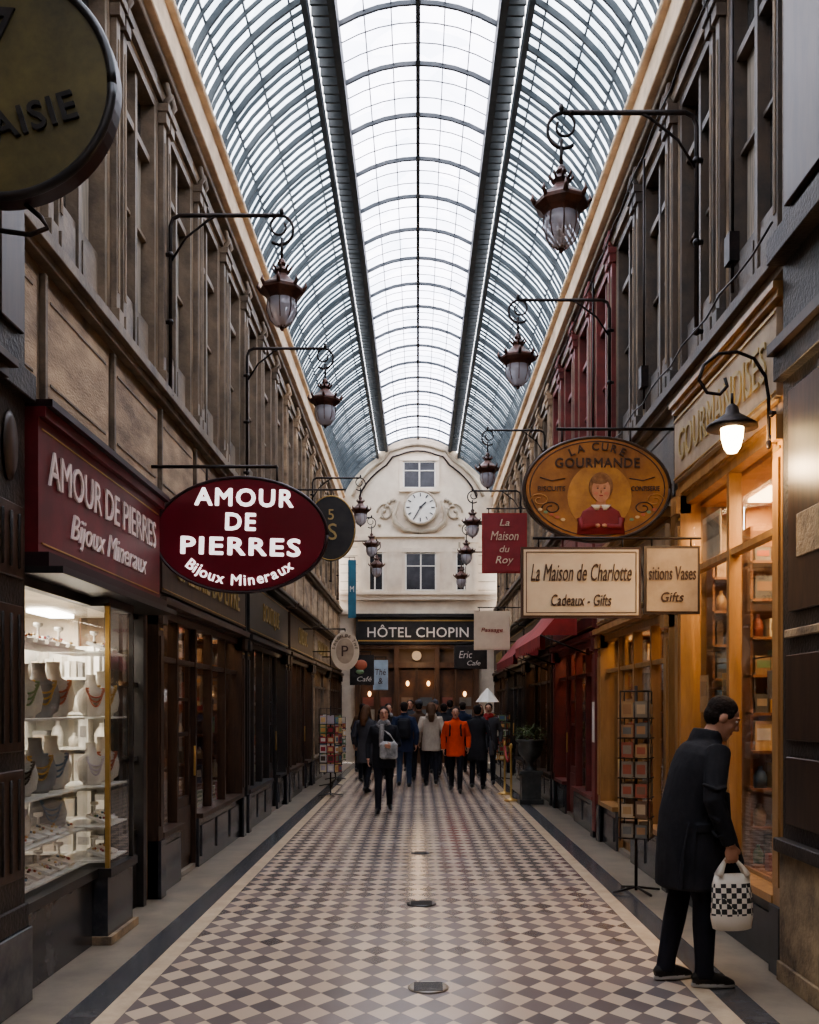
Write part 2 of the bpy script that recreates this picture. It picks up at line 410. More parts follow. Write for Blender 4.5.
def interior(sd,y0,y1,wallm,shelfm,lampm,lcol,power,depth=1.5,ztop=3.0,goods=True,shelfz=(.5,.9,1.3,1.7,2.1,2.5),units=True,pal=None):
    pal=pal or PAL+PALM+PALM
    b=B()
    xi=sd*(W+.12); xo=sd*(W+depth)
    y0+=.01; y1-=.01
    b.box(xo,xo+sd*.05,y0,y1,0.005,ztop,wallm)
    b.box(sd*(W+.505),xo,y0,y0+.04,.005,ztop,wallm); b.box(sd*(W+.505),xo,y1-.04,y1,.005,ztop,wallm)
    b.box(xi,xo,y0,y1,ztop,ztop+.05,wallm)
    L=y1-y0
    n=max(1,int(L/.9))
    for q in range(n):
        yy=y0+(q+.5)*L/n
        b.box(sd*(W+.5)-.09,sd*(W+.5)+.09,yy-.25,yy+.25,ztop-.04,ztop-.01,lampm)
    for z in shelfz:
        if z<ztop-.3: b.box(xo-sd*.32,xo,y0+.05,y1-.05,z,z+.03,shelfm)
    k=max(2,int(L/.9))
    for q in range(k+1):
        yy=y0+.06+q*(L-.12)/k
        b.box(xo-sd*.33,xo,yy-.015,yy+.015,.01,min(2.9,ztop-.2),shelfm)
    b.box(sd*(W+.14),sd*(W+.5),y0+.02,y1-.02,.40,.46,shelfm)
    uy=[y1-.3]
    if units:
        q=y1-1.25
        while q>y0+.5: uy.append(q); q-=.95
    uz=[z for z in (.46,.74,1.02,1.30,1.58,1.86,2.14,2.42,2.7) if z<ztop-.32]
    for yy in uy:
        x0=sd*(W+.16); x1=sd*(W+.86)
        b.box(x0,x1,yy+.24,yy+.255,.46,uz[-1]+.28,shelfm)
        b.box(x0,x0+sd*.02,yy+.06,yy+.24,.46,uz[-1]+.28,shelfm); b.box(x1,x1-sd*.02,yy,yy+.24,.46,uz[-1]+.28,shelfm)
        for z in uz: b.box(x0,x1,yy,yy+.24,z,z+.02,shelfm)
    io=b.obj('shop_interior')
    b=B()
    for z in shelfz:
        if z>ztop-.6: continue
        yy=y0+.12
        while yy<y1-.3:
            w=random.uniform(.06,.16); h=random.uniform(.1,.3); m=random.choice(pal)
            x=xo-sd*.17
            if random.random()<.6: b.box(x-.07,x+.07,yy,yy+w,z+.031,z+.031+h,m)
            else: b.lathe([(w*.4,0),(w*.45,h*.5),(w*.3,h*.8),(w*.15,h)],(x,yy+w/2,z+.031),m,10)
            yy+=w+random.uniform(.01,.06)
    for yu in uy:
        for z in uz:
            xx=W+.19; kind=random.random()
            while xx<W+.76:
                w=random.uniform(.03,.07) if kind<.35 else random.uniform(.07,.14); h=random.uniform(.10,.23); m=random.choice(pal)
                if kind<.6 or random.random()<.4:
                    b.box(sd*xx,sd*(xx+w),yu+.04,yu+.18,z+.021,z+.021+h,m)
                    if w>.07: b.box(sd*(xx+.012),sd*(xx+w-.012),yu+.037,yu+.04,z+.021+h*.35,z+.021+h*.75,random.choice(pal))
                else: b.lathe([(w*.4,0),(w*.46,h*.5),(w*.3,h*.75),(w*.14,h*.85),(w*.16,h)],(sd*(xx+w/2),yu+.11,z+.021),m,10)
                xx+=w+random.uniform(.004,.03)
    if goods:
        yy=y0+.12
        while yy<y1-.4:
            w=random.uniform(.07,.16); h=random.uniform(.06,.28); m=random.choice(pal); x=sd*(W+random.uniform(.2,.28))
            if not any(yu-.02<yy+w and yy<yu+.27 for yu in uy):
                if random.random()<.5: b.box(x-.05,x+.05,yy,yy+w,.461,.461+h,m)
                else: b.lathe([(w*.4,0),(w*.2,h*.2),(w*.35,h*.6),(w*.2,h)],(x,yy+w/2,.461),m,12)
            yy+=w+random.uniform(.01,.05)
        b.tube([(sd*(W+.18),y0+.1,2.0),(sd*(W+.18),y1-.3,2.0)],.006,M_iron,5)
        yy=y0+.2
        while yy<y1-.5:
            h=random.uniform(.12,.3)
            b.tube([(sd*(W+.18),yy,2.0),(sd*(W+.18),yy,1.9)],.003,M_iron,4)
            b.box(sd*(W+.175),sd*(W+.185),yy-.06,yy+.06,1.9-h,1.9,random.choice(pal)); yy+=random.uniform(.25,.6)
    b.obj('shop_goods',parent=io)
    la=bpy.data.lights.new('shop_light','AREA'); la.shape='RECTANGLE'; la.size=.5; la.size_y=L*.85; la.energy=power*L; la.color=lcol
    lo=bpy.data.objects.new('shop_light',la); lo.location=(sd*(W+.42),(y0+y1)/2,ztop-.06); COL.objects.link(lo)
    lo.rotation_euler=(0,R(-12*sd),0)

def front(sd,y0,y1,fr,fas,npane,door=None,text=None,txm=None,ztop=2.5,zf=(2.58,3.32),bulk=M_blkmarb,transom=2.05,th=.35,shear=0,bz=.45,gm=None,name='shopfront',cd=1.0,tw=None,ty=0):
    b=B(); gm=gm or M_glass
    y0+=.012; y1-=.012
    pw=.17
    for (a,c) in ((y0,y0+pw),(y1-pw,y1)):
        b.sb(sd,.09,-.08,a,c,0.003,ztop+.02,fr)
        b.sb(sd,.115,0,a-.0,c+.0,0.003,bz,bulk)
        b.sb(sd,.105,.09,a+.035,c-.035,bz+.12,ztop-.25,fas if fas not in (M_fbeige,) else fr)
        b.sb(sd,.13,-.0,a,c,ztop-.15,ztop,fr)
        b.sb(sd,.10,.09,a+.03,c-.03,ztop-.2,ztop-.18,M_goldm)
    b.sb(sd,.07,-.0,y0,y1,ztop,zf[1]+.02,fr)
    b.sb(sd,.11,.07,y0+.05,y1-.05,zf[0]+.05,zf[1]-.05,fas)
    b.sb(sd,.16*cd,.0,y0,y1,zf[0]-.06,zf[0],fr)
    b.sb(sd,.22*cd,.0,y0,y1,zf[1],zf[1]+.05,fr); b.sb(sd,.27*cd,0,y0,y1,zf[1]+.05,zf[1]+.09,fr)
    b.sb(sd,.12,.11,y0+.06,y1-.06,zf[0]+.07,zf[0]+.082,M_goldm); b.sb(sd,.12,.11,y0+.06,y1-.06,zf[1]-.082,zf[1]-.07,M_goldm)
    if text:
        yc=(y0+y1)/2+ty; zc=(zf[0]+zf[1])/2
        M=(ML if sd<0 else MR)(sd*(W-.118),yc,zc)
        b.text(text,txm,M,w=tw or min((y1-y0)*.8,len(text)*.2),h=th,shear=shear,off=0)
    L=(y1-y0-2*pw); a0=y0+pw
    for i in range(npane):
        a=a0+i*L/npane; c=a+L/npane
        if door is not None and i in door:
            b.sb(sd,-.02,-.06,a+.04,c-.04,.05,.75,fr); b.sb(sd,.0,-.02,a+.12,c-.12,.15,.65,fas)
            b.sb(sd,-.02,-.06,a+.03,a+.12,.05,ztop,fr); b.sb(sd,-.02,-.06,c-.12,c-.03,.05,ztop,fr)
            b.sb(sd,.03,-.02,a+.04,c-.04,.003,.05,M_grmarb)
            b.sb(sd,-.038,-.042,a+.1,c-.1,.75,ztop-.01,gm)
            b.sb(sd,-.025,-.05,a+.1,c-.1,1.35,1.39,fr); b.sb(sd,-.025,-.05,a+.1,c-.1,1.7,1.73,fr)
            b.tube([(sd*(W-.05),c-.16,.95),(sd*(W-.05),c-.16,1.25)],.012,M_goldm,8)
        else:
            b.sb(sd,.06,-.06,a,c,.003,bz,bulk); b.sb(sd,.075,.06,a+.08,c-.08,.1,bz-.08,bulk)
            b.sb(sd,.10,-.06,a,c,bz,bz+.05,fr)
            b.sb(sd,-.018,-.022,a+.03,c-.03,bz+.05,ztop-.01,gm)
        if i: b.sb(sd,.03,-.06,a-.03,a+.03,.003,ztop,fr)
        if transom: b.sb(sd,.02,-.05,a,c,transom,transom+.045,fr)
    b.sb(sd,.04,-.05,a0,a0+L,ztop-.07,ztop,fr)
    return b.obj(name,bevel=.004)

STY={'brown':(M_dkwood,M_dkwood),'black':(M_black,M_black),'green':(M_greyw,M_plaster2),'d':(M_dkwood,M_black),'beige':(M_gold,M_fbeige),'burg':(M_burg,M_burg)}
txL={3:'GALERIE DU LIVRE',4:'BOUTIQUE',5:'CINEDOC',6:'SALON DE THE',7:'CADEAUX'}
txR={3:'EXPOSITIONS',4:'LE PASSAGE',5:'LA MAISON DU ROY',6:'LIBRAIRIE',7:'ANTIQUITES'}
for i,(a,c,k) in enumerate(shopsL):
    if k=='jewel': continue
    fr,fa=STY[k]
    front(-1,a,c,fr,fa,5 if c-a>3 else 3,door=(1,) if i==3 else (3,),text=txL.get(i),txm=M_goldlet,th=.3,bz=.5,transom=None if i in (4,5) else 2.05)
    if i<2: interior(-1,a,c,M_intd,M_shelf,M_lampw,(1,.75,.5),8,units=False)
    else: interior(-1,a,c,M_intw if i%2 else M_intw2,M_shelf,M_lampw,(1,.74,.5),10)
for i,(a,c,k) in enumerate(shopsR):
    if k=='gold': continue
    fr,fa=STY[k]
    front(1,a,c,fr,fa,4,door=(2,),text=txR.get(i),txm=M_brownlet if k=='beige' else M_goldlet,th=.3)
    if i<2: interior(1,a,c,M_intd,M_shelf,M_lampw,(1,.75,.5),8,units=False)
    else: interior(1,a,c,M_intw,M_shelf,M_lampw,(1,.70,.42),11)
front(1,6.05,8.6,M_gold,M_fbeige,2,text='GOURMANDISES',txm=M_goldlet,ztop=3.42,zf=(3.5,4.14),bulk=mat('blue_grey_panel',(.055,.06,.07),.4),transom=2.75,th=.26,tw=2.1,bz=.42,cd=.55)
interior(1,6.05,8.6,M_intw,M_shelf,M_lampw,(1,.68,.38),34,ztop=3.36,shelfz=(.5,.85,1.2,1.55,1.9,2.25,2.6))

# jewel shop left
b=B(); sd=-1
a,c=5.635,8.285
b.sb(sd,.06,-.0,a,c,2.45,3.38,M_redf)
b.sb(sd,.16,.06,a,c,2.52,3.28,M_redf)
b.sb(sd,.20,0,a,c,3.28,3.34,M_redf); b.sb(sd,.24,0,a,c,3.34,3.38,M_rim)
b.sb(sd,.22,0,a,c,2.44,2.52,M_rim); b.sb(sd,.30,0,a,c,2.40,2.44,M_black)
b.sb(sd,.165,.16,a+.05,c-.05,2.57,2.58,M_goldm); b.sb(sd,.165,.16,a+.05,c-.05,3.22,3.23,M_goldm)
b.text('AMOUR DE PIERRES',M_white2,ML(-W+.168,6.95,3.03),w=2.35,h=.21,off=.0)
b.text('Bijoux Mineraux',M_white2,ML(-W+.168,7.0,2.73),w=1.7,h=.21,shear=.3,off=.0)
b.sb(sd,.06,-.05,a,6.87,.003,.47,M_blkmarb); b.sb(sd,.10,-.05,a,6.87,.47,.53,M_black)
b.sb(sd,.03,.026,a+.04,6.87,.53,2.38,M_glass)
b.sb(sd,.05,-.02,a,a+.05,.5,2.42,M_black); b.sb(sd,.05,-.02,a,6.87,2.34,2.42,M_black)
b.sb(sd,.19,-.05,6.88,7.55,.003,.06,M_stone)
b.sb(sd,.16,-.05,6.9,7.5,.06,.47,M_blkmarb); b.sb(sd,.19,-.05,6.88,7.53,.47,.53,M_black)
b.sb(sd,.155,.15,6.93,7.49,.53,2.34,M_glass); b.box(-W-.02,-W+.15,6.92,6.925,.53,2.34,M_glass)
b.sb(sd,.17,.14,6.9,6.93,.53,2.36,M_goldm); b.sb(sd,.17,.14,7.47,7.5,.53,2.36,M_black)
b.sb(sd,.17,-.02,6.9,7.5,2.34,2.42,M_black)
b.sb(sd,.05,-.06,7.52,7.62,0.003,2.42,M_black); b.sb(sd,.05,-.06,8.2,c,0.003,2.42,M_black)
b.sb(sd,-.01,-.05,7.62,8.2,.003,.6,M_black); b.sb(sd,-.02,-.025,7.62,8.2,.6,2.4,M_glass)
for z in (.6,1.2,1.8,2.36): b.sb(sd,0,-.05,7.62,8.2,z,z+.04,M_black)
b.sb(sd,.0,-.05,7.89,7.93,.6,2.4,M_black)
b.obj('jewellery_shopfront',bevel=.004)
interior(-1,5.62,8.3,M_intw2,M_shelfw,M_lampc,(1,.88,.74),20,ztop=2.38,depth=1.2,goods=False,units=False,pal=PALW)
M_bust=mat('display_bust_velvet',(.62,.58,.52),.8)
M_bust2=mat('display_bust_grey',(.25,.25,.26),.8)
def bust(x,y,z,s=1,m=None):
    b=B(); m=m or M_bust
    M=Matrix.Translation((x,y,z))@Matrix.Rotation(R(45),4,'Z')@Matrix.Scale(s,4)
    b.loft([(0,.07,.05,0,0),(.02,.075,.05,0,0),(.04,.11,.05,0,.0),(.12,.125,.055,0,0),(.2,.11,.05,0,.01),(.235,.05,.04,0,.02),(.29,.038,.034,0,.025),(.33,.042,.036,0,.025)],m,20,M=M)
    cm=random.choice([PAL[0],PAL[2],PAL[5],PAL[7],PAL[8],M_goldm])
    for q in range(3):
        for t in range(22):
            a=math.pi*(t/21)
            px=.075*math.cos(a)*(1-.12*q); pz=.22-math.sin(a)*(.07+.035*q); 
            py=-.05-.012*math.sin(a)
            b.ell((px,py,pz),.0075,.0075,.0075,cm,6,M=M)
    b.obj('necklace_bust')
for z,ys in ((1.094,(5.85,6.12,6.40,6.68)),(1.574,(5.9,6.18,6.46,6.72)),(.814,(6.0,6.6))):
    for y in ys: bust(-W-.14,y,z,random.uniform(.95,1.15),M_bust if random.random()<.6 else M_bust2)
for (y,z,s) in ((7.06,1.094,.9),(7.32,1.094,1.0),(7.06,1.574,.9),(7.32,1.574,1.0)): bust(-W-.0,y,z,s)
b=B()
for z in (.56,.80,1.08,1.56,2.02):
    b.box(-W-.28,-W+.015,5.7,6.86,z,z+.012,M_shelfw); b.box(-W-.26,-W+.13,6.95,7.46,z,z+.012,M_shelfw)
b.obj('glass_display_shelf')
b=B()
for z,k in ((.574,9),(.814,9),(2.034,9)):
    for q in range(k):
        y=5.8+q*.185
        if 6.80<y<7.02: continue
        x=-W-.1 if y<6.9 else -W+.02
        m=random.choice([M_bust,M_shelfw,PAL[4]])
        Mx=Matrix.Translation((x,y,z+.01))@Matrix.Rotation(R(20),4,'Y')
        b.box(-.07,.07,-.06,.06,0.02,.04,m,Mx)
        for t in range(6): b.ell((random.uniform(-.05,.05),random.uniform(-.04,.04),.048),.011,.011,.009,random.choice(PAL),6,M=Mx)
        if q%2: b.lathe([(.03,0),(.01,.01),(.008,.12),(.03,.13),(.0301,.15)],(x-.04,y+.07,z+.0),M_shelfw,10)
b.obj('jewellery_tray')

# foreground pilasters
b=B()
ya,yb=5.13,5.60
b.sb(-1,.10,0,ya,yb,0,7.2,M_peel)
b.sb(-1,.14,0,ya-.02,yb+.01,0,.42,M_dkmarb); b.sb(-1,.12,0,ya-.01,yb+.005,.42,.55,M_peel)
for z0,z1 in ((.7,1.3),(1.4,2.2),(2.35,2.75)):
    b.sb(-1,.115,.1,ya+.06,yb-.06,z0,z1,M_dkwood)
    for q in range(3): b.tube([(-W+.12,ya+.12+q*.11,z0+.05),(-W+.12,ya+.12+q*.11,z1-.05)],.012,M_peel,6)
b.lathe([(.06,0),(.09,.01),(.07,.03)],(0,0,0),M_dkwood,20,M=Matrix.Translation((-W+.1,5.36,3.05))@Matrix.Rotation(R(90),4,'Y'),sx=2.2,sy=1)
b.sb(-1,.16,0,ya-.02,yb+.01,3.35,3.5,M_peel)
b.sb(-1,.13,.1,ya+.08,yb-.08,3.7,6.9,M_dkwood)
b.obj('left_pilaster',bevel=.008)
b=B(); ya,yb=5.13,6.03
b.sb(1,.10,0,ya,yb,0,7.2,M_peel)
b.sb(1,.14,0,ya,yb-.0,0,.12,M_stone); b.sb(1,.125,0,ya,yb-.01,.12,.78,M_stone)
b.sb(1,.16,0,ya,yb,.78,.86,M_peel)
for z0,z1 in ((.95,1.35),(1.45,1.95)): b.sb(1,.12,.1,ya+.08,yb-.1,z0,z1,M_dkwood)
b.sb(1,.13,.1,ya+.06,yb-.1,2.05,2.10,M_stone)
b.sb(1,.125,.1,ya+.1,yb-.15,2.2,3.5,M_dkwood)
b.sb(1,.135,.125,ya+.25,yb-.3,2.5,2.75,M_stone)
b.sb(1,.16,.0,ya,yb,3.6,3.75,M_peel); b.sb(1,.2,.0,ya,yb,3.75,3.82,M_dkwood); b.sb(1,.2,0,ya,yb,4.3,4.45,M_peel)
b.sb(1,.14,.1,ya+.1,yb-.12,4.6,6.6,M_dkwood)
b.obj('right_pilaster',bevel=.008)
b=B()
for z,dz in ((4.6,.0),(6.95,.02)):
    pts=[(W-.14,6.1+q*.35,z+dz-.05*math.sin(q*1.1)**2) for q in range(40)]
    b.tube(pts,.008,M_iron,5)
for y in (6.9,9.6,12.4):
    b.tube([(W-.13,y,4.5),(W-.13,y,6.9)],.012,M_iron,6); b.box(W-.17,W-.1,y-.06,y+.06,4.7,4.9,M_iron)
b.obj('wall_cable')
# ------------------------------------------------------------ roof
side=[(2.20,7.74),(2.13,7.93),(2.02,8.13),(1.88,8.32),(1.71,8.50),(1.52,8.67),(1.32,8.82),(1.18,8.91)]
cen=[(-.9,9.2),(-.68,9.31),(-.45,9.39),(-.22,9.435),(0,9.45),(.22,9.435),(.45,9.39),(.68,9.31),(.9,9.2)]
b=B()
def sheet(pts,m,off=0.03):
    vs=[];fs=[]
    for (x,z) in pts: vs+=[(x,Y0,z+off),(x,Y1,z+off)]
    for i in range(len(pts)-1): fs.append((2*i,2*i+1,2*i+3,2*i+2))
    b.add(vs,fs,m)
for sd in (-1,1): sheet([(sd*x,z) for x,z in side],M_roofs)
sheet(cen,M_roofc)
def rib(pts,y,w,h,m):
    vs=[];fs=[];k=len(pts)
    for i,(x,z) in enumerate(pts):
        a=Vector(pts[max(i-1,0)]);c=Vector(pts[min(i+1,k-1)]); t=(c-a).normalized(); n=Vector((-t.y,t.x))
        if n.y>0: n=-n
        p=Vector((x,z)); q=p+n*h
        vs+=[(p.x,y-w/2,p.y),(p.x,y+w/2,p.y),(q.x,y+w/2,q.y),(q.x,y-w/2,q.y)]
    for i in range(k-1):
        o=i*4
        for e in range(4):
            e2=(e+1)%4; fs.append((o+e,o+e2,o+4+e2,o+4+e))
    b.add(vs,fs,m)
y=Y0+.1; i=0
while y<Y1:
    for sd in (-1,1):
        rib([(sd*x,z) for x,z in side],y,.022 if i%4 else .032,.034 if i%4 else .06,M_rib)
    y+=.18; i+=1
y=Y0+.3
while y<Y1:
    rib(cen,y,.032,.05,M_rib); y+=1.05
y=Y0+.3
while y<Y1:
    rib(cen,y,.010,.010,M_rib); y+=.35
for sd in (-1,1):
    for i,(x,z) in enumerate(side):
        if i%2: continue
        w=.014; b.box(sd*x-w/2,sd*x+w/2,Y0,Y1,z-.01,z+.03,M_rib)
    b.box(sd*.87,sd*.95,Y0,Y1,9.0,9.24,M_rib); b.box(sd*1.14,sd*1.2,Y0,Y1,8.82,8.98,M_rib)
    b.box(sd*.95,sd*1.14,Y0,Y1,9.15,9.16,M_rib)
    y=Y0
    while y<Y1:
        b.box(sd*.95,sd*1.14,y,y+.03,9.0,9.1,M_rib); y+=.17
for x in (-.6,-.3,.3,.6):
    z=9.45-.25*(x/.9)**2-.02; b.box(x-.006,x+.006,Y0,Y1,z,z+.03,M_rib)
b.box(-.026,.026,Y0,Y1,9.38,9.47,M_rib)
b.obj('ceiling',origin=(0,0,7.6))
# ------------------------------------------------------------ end walls
arc=[(-2.6,7.6),(-2.3,7.75)]+[(-x,z+.03) for x,z in side]+[(-.95,9.24)]+cen[1:-1]+[(.95,9.24)]+[(x,z+.03) for x,z in side[::-1]]+[(2.3,7.75),(2.6,7.6)]
def endwall(name,y,m,zb):
    b=B(); pts=[(-2.6,zb)]+arc+[(2.6,zb)]
    n=len(pts); vs=[(x,y,z) for x,z in pts]+[(x,y+.25,z) for x,z in pts]
    fs=[tuple(range(n)),tuple(range(2*n-1,n-1,-1))]+[((j+1)%n,j,n+j,n+(j+1)%n) for j in range(n)]
    b.add(vs,fs,m); return b
b=endwall('wall_front',Y0-.26,M_plaster2,0); b.obj('wall_front')
YF=29.02
b=endwall('wall_back',YF,M_hotel,0)
yf=YF
def fb(x0,x1,z0,z1,d,m,d0=0): b.box(x0,x1,yf-d,yf-d0,z0,z1,m)
fb(-2.29,2.29,4.72,4.86,.16,M_hotel); fb(-2.29,2.29,4.86,4.92,.22,M_hotel); fb(-2.29,2.29,4.3,4.42,.12,M_hotel)
fb(-2.29,2.29,6.55,6.62,.08,M_hotel); 
for x in (-1.55,1.55): fb(x-.16,x+.16,4.92,6.55,.07,M_hotel); fb(x-.2,x+.2,6.38,6.55,.1,M_hotel)
for x in (-1.2,1.2): fb(x-.03,x+.03,5.0,6.4,.03,M_orn)
for q in range(6): fb(-2.25,-1.75,5.0+q*.25,5.02+q*.25,.01,M_orn); fb(1.75,2.25,5.0+q*.25,5.02+q*.25,.01,M_orn)
for s in (-1,1):
    pts=[]
    for t in range(26):
        a=t/25*2.6*math.pi; r=.30*(1-t/30)
        pts.append((s*(1.0+r*math.cos(a)*.8)+.05,yf-.04,7.25+r*math.sin(a)))
    b.tube(pts,.03,M_orn,6)
    pts=[(s*.62+.05,yf-.04,7.6),(s*.75+.05,yf-.05,7.2),(s*.7+.05,yf-.05,6.95),(s*.45+.05,yf-.05,6.75),(.05,yf-.05,6.68)]
    b.tube(pts,[.03,.07,.08,.07,.05],M_orn,8)
    for q in range(7): b.ell((s*(.75+.07*q)+.05,yf-.04,7.62-.02*q*q),.06,.04,.05,M_orn,8)
arcin=[(x*.86,7.3+(z-7.3)*.9) for x,z in arc[2:-2]]
b.tube([(x,yf-.05,z) for x,z in arcin],.05,M_orn,6)
b.tube([(x*.9,yf-.05,7.3+(z-7.3)*.9) for x,z in arcin],.025,M_iron,6)
b.obj('wall_back',bevel=0)
def hwin(name,cx,z0,z1,w):
    b=B(); y=yf-.02
    b.box(cx-w/2-.1,cx+w/2+.1,y-.08,y,z1,z1+.12,M_hotel); b.box(cx-w/2-.12,cx+w/2+.12,y-.12,y,z0-.1,z0,M_hotel)
    b.box(cx-w/2-.1,cx-w/2,y-.06,y,z0,z1,M_hotel); b.box(cx+w/2,cx+w/2+.1,y-.06,y,z0,z1,M_hotel)
    b.box(cx-w/2,cx+w/2,y-.015,y,z0,z1,M_dkglass)
    for x in (cx-w/2+.02,cx,cx+w/2-.02): b.box(x-.02,x+.02,y-.035,y-.015,z0,z1,M_whitep)
    for z in (z0+.03,z0+(z1-z0)*.65,z1-.03): b.box(cx-w/2,cx+w/2,y-.035,y-.015,z-.014,z+.014,M_whitep)
    b.obj(name)
hwin('window_%d'%wn,.04,7.95,8.75,.95); wn+=1
hwin('window_%d'%wn,.08,4.98,6.1,.9); wn+=1
hwin('window_%d'%wn,-1.25,4.98,6.1,.5); wn+=1
hwin('window_%d'%wn,1.35,4.98,6.1,.5); wn+=1
b=B(); cx,cz=.07,7.38; y=yf-.05
b.disc(cx,cz,y-.10,y,.5,.5,M_orn); b.disc(cx,cz,y-.13,y-.09,.44,.44,M_whitep); b.disc(cx,cz,y-.135,y-.12,.25,.25,M_whitep)
for h in range(12):
    a=R(h*30); Mx=Matrix.Translation((cx+.36*math.sin(a),y-.14,cz+.36*math.cos(a)))@Matrix.Rotation(a,4,'Y')
    b.box(-.015,.015,-.01,.01,-.05,.05,M_black,Mx)
for a,l,w in ((R(47),.22,.022),(R(210),.34,.016)):
    Mx=Matrix.Translation((cx,y-.15,cz))@Matrix.Rotation(a,4,'Y'); b.box(-w,w,-.008,.008,-.05,l,M_black,Mx)
b.disc(cx,cz,y-.17,y-.13,.04,.04,M_black)
pts=[(cx+.47*math.cos(t/24*2*math.pi),y-.12,cz+.47*math.sin(t/24*2*math.pi)) for t in range(25)]
b.tube(pts,.035,M_orn,8)
b.obj('wall_clock')
b=B()
b.box(-1.78,1.72,yf-.35,yf-.01,3.42,4.2,M_black); b.box(-1.85,1.8,yf-.45,yf-.01,4.2,4.29,M_black); b.box(-1.72,1.66,yf-.37,yf-.35,3.5,3.54,M_goldm); b.box(-1.72,1.66,yf-.37,yf-.35,4.08,4.12,M_goldm)
b.text('HÔTEL CHOPIN',M_whitep,MY(0,yf-.36,3.80),w=2.9,h=.36,off=.008)
b.obj('hotel_sign')
b=B()
M_wood=mat('hotel_door_wood',(.13,.065,.03),.4,c2=(.07,.035,.02),sc=4,stretch=(3,3,.5))
M_lob=mat('hotel_lobby_paint',(.15,.07,.03),.4,c2=(.06,.03,.02),sc=2)
b.box(-1.78,1.72,yf-.06,yf-.01,0,3.41,M_intd)
for x in (-1.74,-.62,.55,1.68): b.box(x-.07,x+.07,yf-.28,yf-.01,0.003,3.41,M_wood)
b.box(-1.74,1.68,yf-.24,yf-.02,2.75,2.9,M_wood); b.box(-1.74,1.68,yf-.26,yf-.02,3.3,3.4,M_wood)
b.box(-1.74,-.62,yf-.22,yf-.02,.003,.7,M_wood); b.box(.55,1.68,yf-.22,yf-.02,.003,.7,M_wood)
for x in (-1.18,-.04,1.1): b.box(x-.035,x+.035,yf-.2,yf-.02,.1,2.8,M_wood)
for x0,x1 in ((-.55,-.08),(0,.48)): b.box(x0,x1,yf-.18,yf-.06,.003,.8,M_wood)
b.disc(-.04,3.1,yf-.22,yf-.15,.14,.14,M_creamsign)
for x,z in ((-1.4,2.0),(-.3,2.3),(.3,2.3),(1.35,2.0)): b.ell((x,yf-.14,z),.05,.04,.08,M_bulbs,10)
for x0,x1 in ((-1.66,-1.22),(-1.14,-.7),(-.54,-.08),(0,.47),(.63,1.06),(1.14,1.6)):
    b.box(x0,x1,yf-.07,yf-.062,.85,2.7,M_lob); b.box(x0+.03,x1-.03,yf-.09,yf-.085,1.1,1.55,random.choice(PALM)); b.box(x0+.06,x1-.06,yf-.09,yf-.085,1.65,1.9,random.choice(PALM))
b.obj('door_1')
l=bpy.data.lights.new('hotel_front_fill','POINT'); l.energy=14; l.color=(1,.68,.4); l.shadow_soft_size=.15  # added lamp without fixture, out in the passage, brightening the hotel front
lo=bpy.data.objects.new('hotel_front_fill',l); lo.location=(0,yf-1.2,3.1); COL.objects.link(lo)

# ------------------------------------------------------------ lanterns
def lantern_mesh():
    b=B()
    A=1.13
    b.tube([(.05,0,-1.62),(.05,0,-.10),(.075,0,-.03),(.14,0,0),(A-.02,0,.0)],.019,M_iron,8)
    for z in (-1.6,-.95,-.35): b.tube([(0,0,z),(.05,0,z)],.02,M_iron,6); b.ell((.05,0,z),.032,.032,.032,M_iron,8)
    b.tube([(.05,0,-.42),(.2,0,-.2),(.42,0,-.04),(.5,0,0)],.011,M_iron,6)
    pts=[]
    for t in range(22):
        a=math.pi*.5-t/21*2.4*math.pi*.5*1.0; r=.13
        pts.append((A-.02+r*math.cos(a),0,-.13+r*math.sin(a)))
    b.tube(pts,.014,M_iron,6)
    pts=[(A-.02+.10*math.cos(math.pi*.5+t/14*1.7*math.pi)*(1-t/30),0,-.10+.10*math.sin(math.pi*.5+t/14*1.7*math.pi)*(1-t/30)) for t in range(15)]
    b.tube(pts,.011,M_iron,6)
    b.tube([(A,0,-.2),(A,0,-.40)],.014,M_iron,8)
    b.ell((A*.93,0,.0),.05,.022,.022,M_iron,8); b.ell((A,0,.03),.022,.022,.04,M_iron,8)
    c=(A,0,-1.0)
    b.lathe([(.012,.62),(.03,.60),(.045,.57),(.03,.545),(.05,.53),(.075,.50),(.06,.47),(.085,.44),(.14,.395),(.20,.355),(.215,.335),(.215,.31),(.19,.295),(.165,.28),(.15,.26),(.14,.235)][::-1],c,M_copper,8,smooth=False)
    for q in range(8):
        a=2*math.pi*q/8; ca,sa=math.cos(a),math.sin(a)
        b.tube([(A+.205*ca,.205*sa,-.67),(A+.235*ca,.235*sa,-.635),(A+.225*ca,.225*sa,-.595)],[.02,.015,.004],M_copper,6)
        b.tube([(A+.142*ca,.142*sa,-.76),(A+.147*ca,.147*sa,-.84),(A+.115*ca,.115*sa,-.93),(A+.03*ca,.03*sa,-.995)],.005,M_copper,5)
        b.tube([(A+.07*ca,.07*sa,-.50),(A+.095*ca,.095*sa,-.47),(A+.085*ca,.085*sa,-.45)],[.012,.01,.003],M_copper,5)
    b.lathe([(.02,.005),(.07,.02),(.11,.06),(.135,.12),(.142,.17),(.138,.24)],c,M_globe,20)
    b.lathe([(.006,-.03),(.018,-.015),(.022,.01),(.03,.02)],c,M_copper,10)
    b.ell((A,0,-.86),.035,.035,.05,M_whitep,10)
    return b.obj('lantern_tmp',origin=(0,0,0))
ls=lantern_mesh()
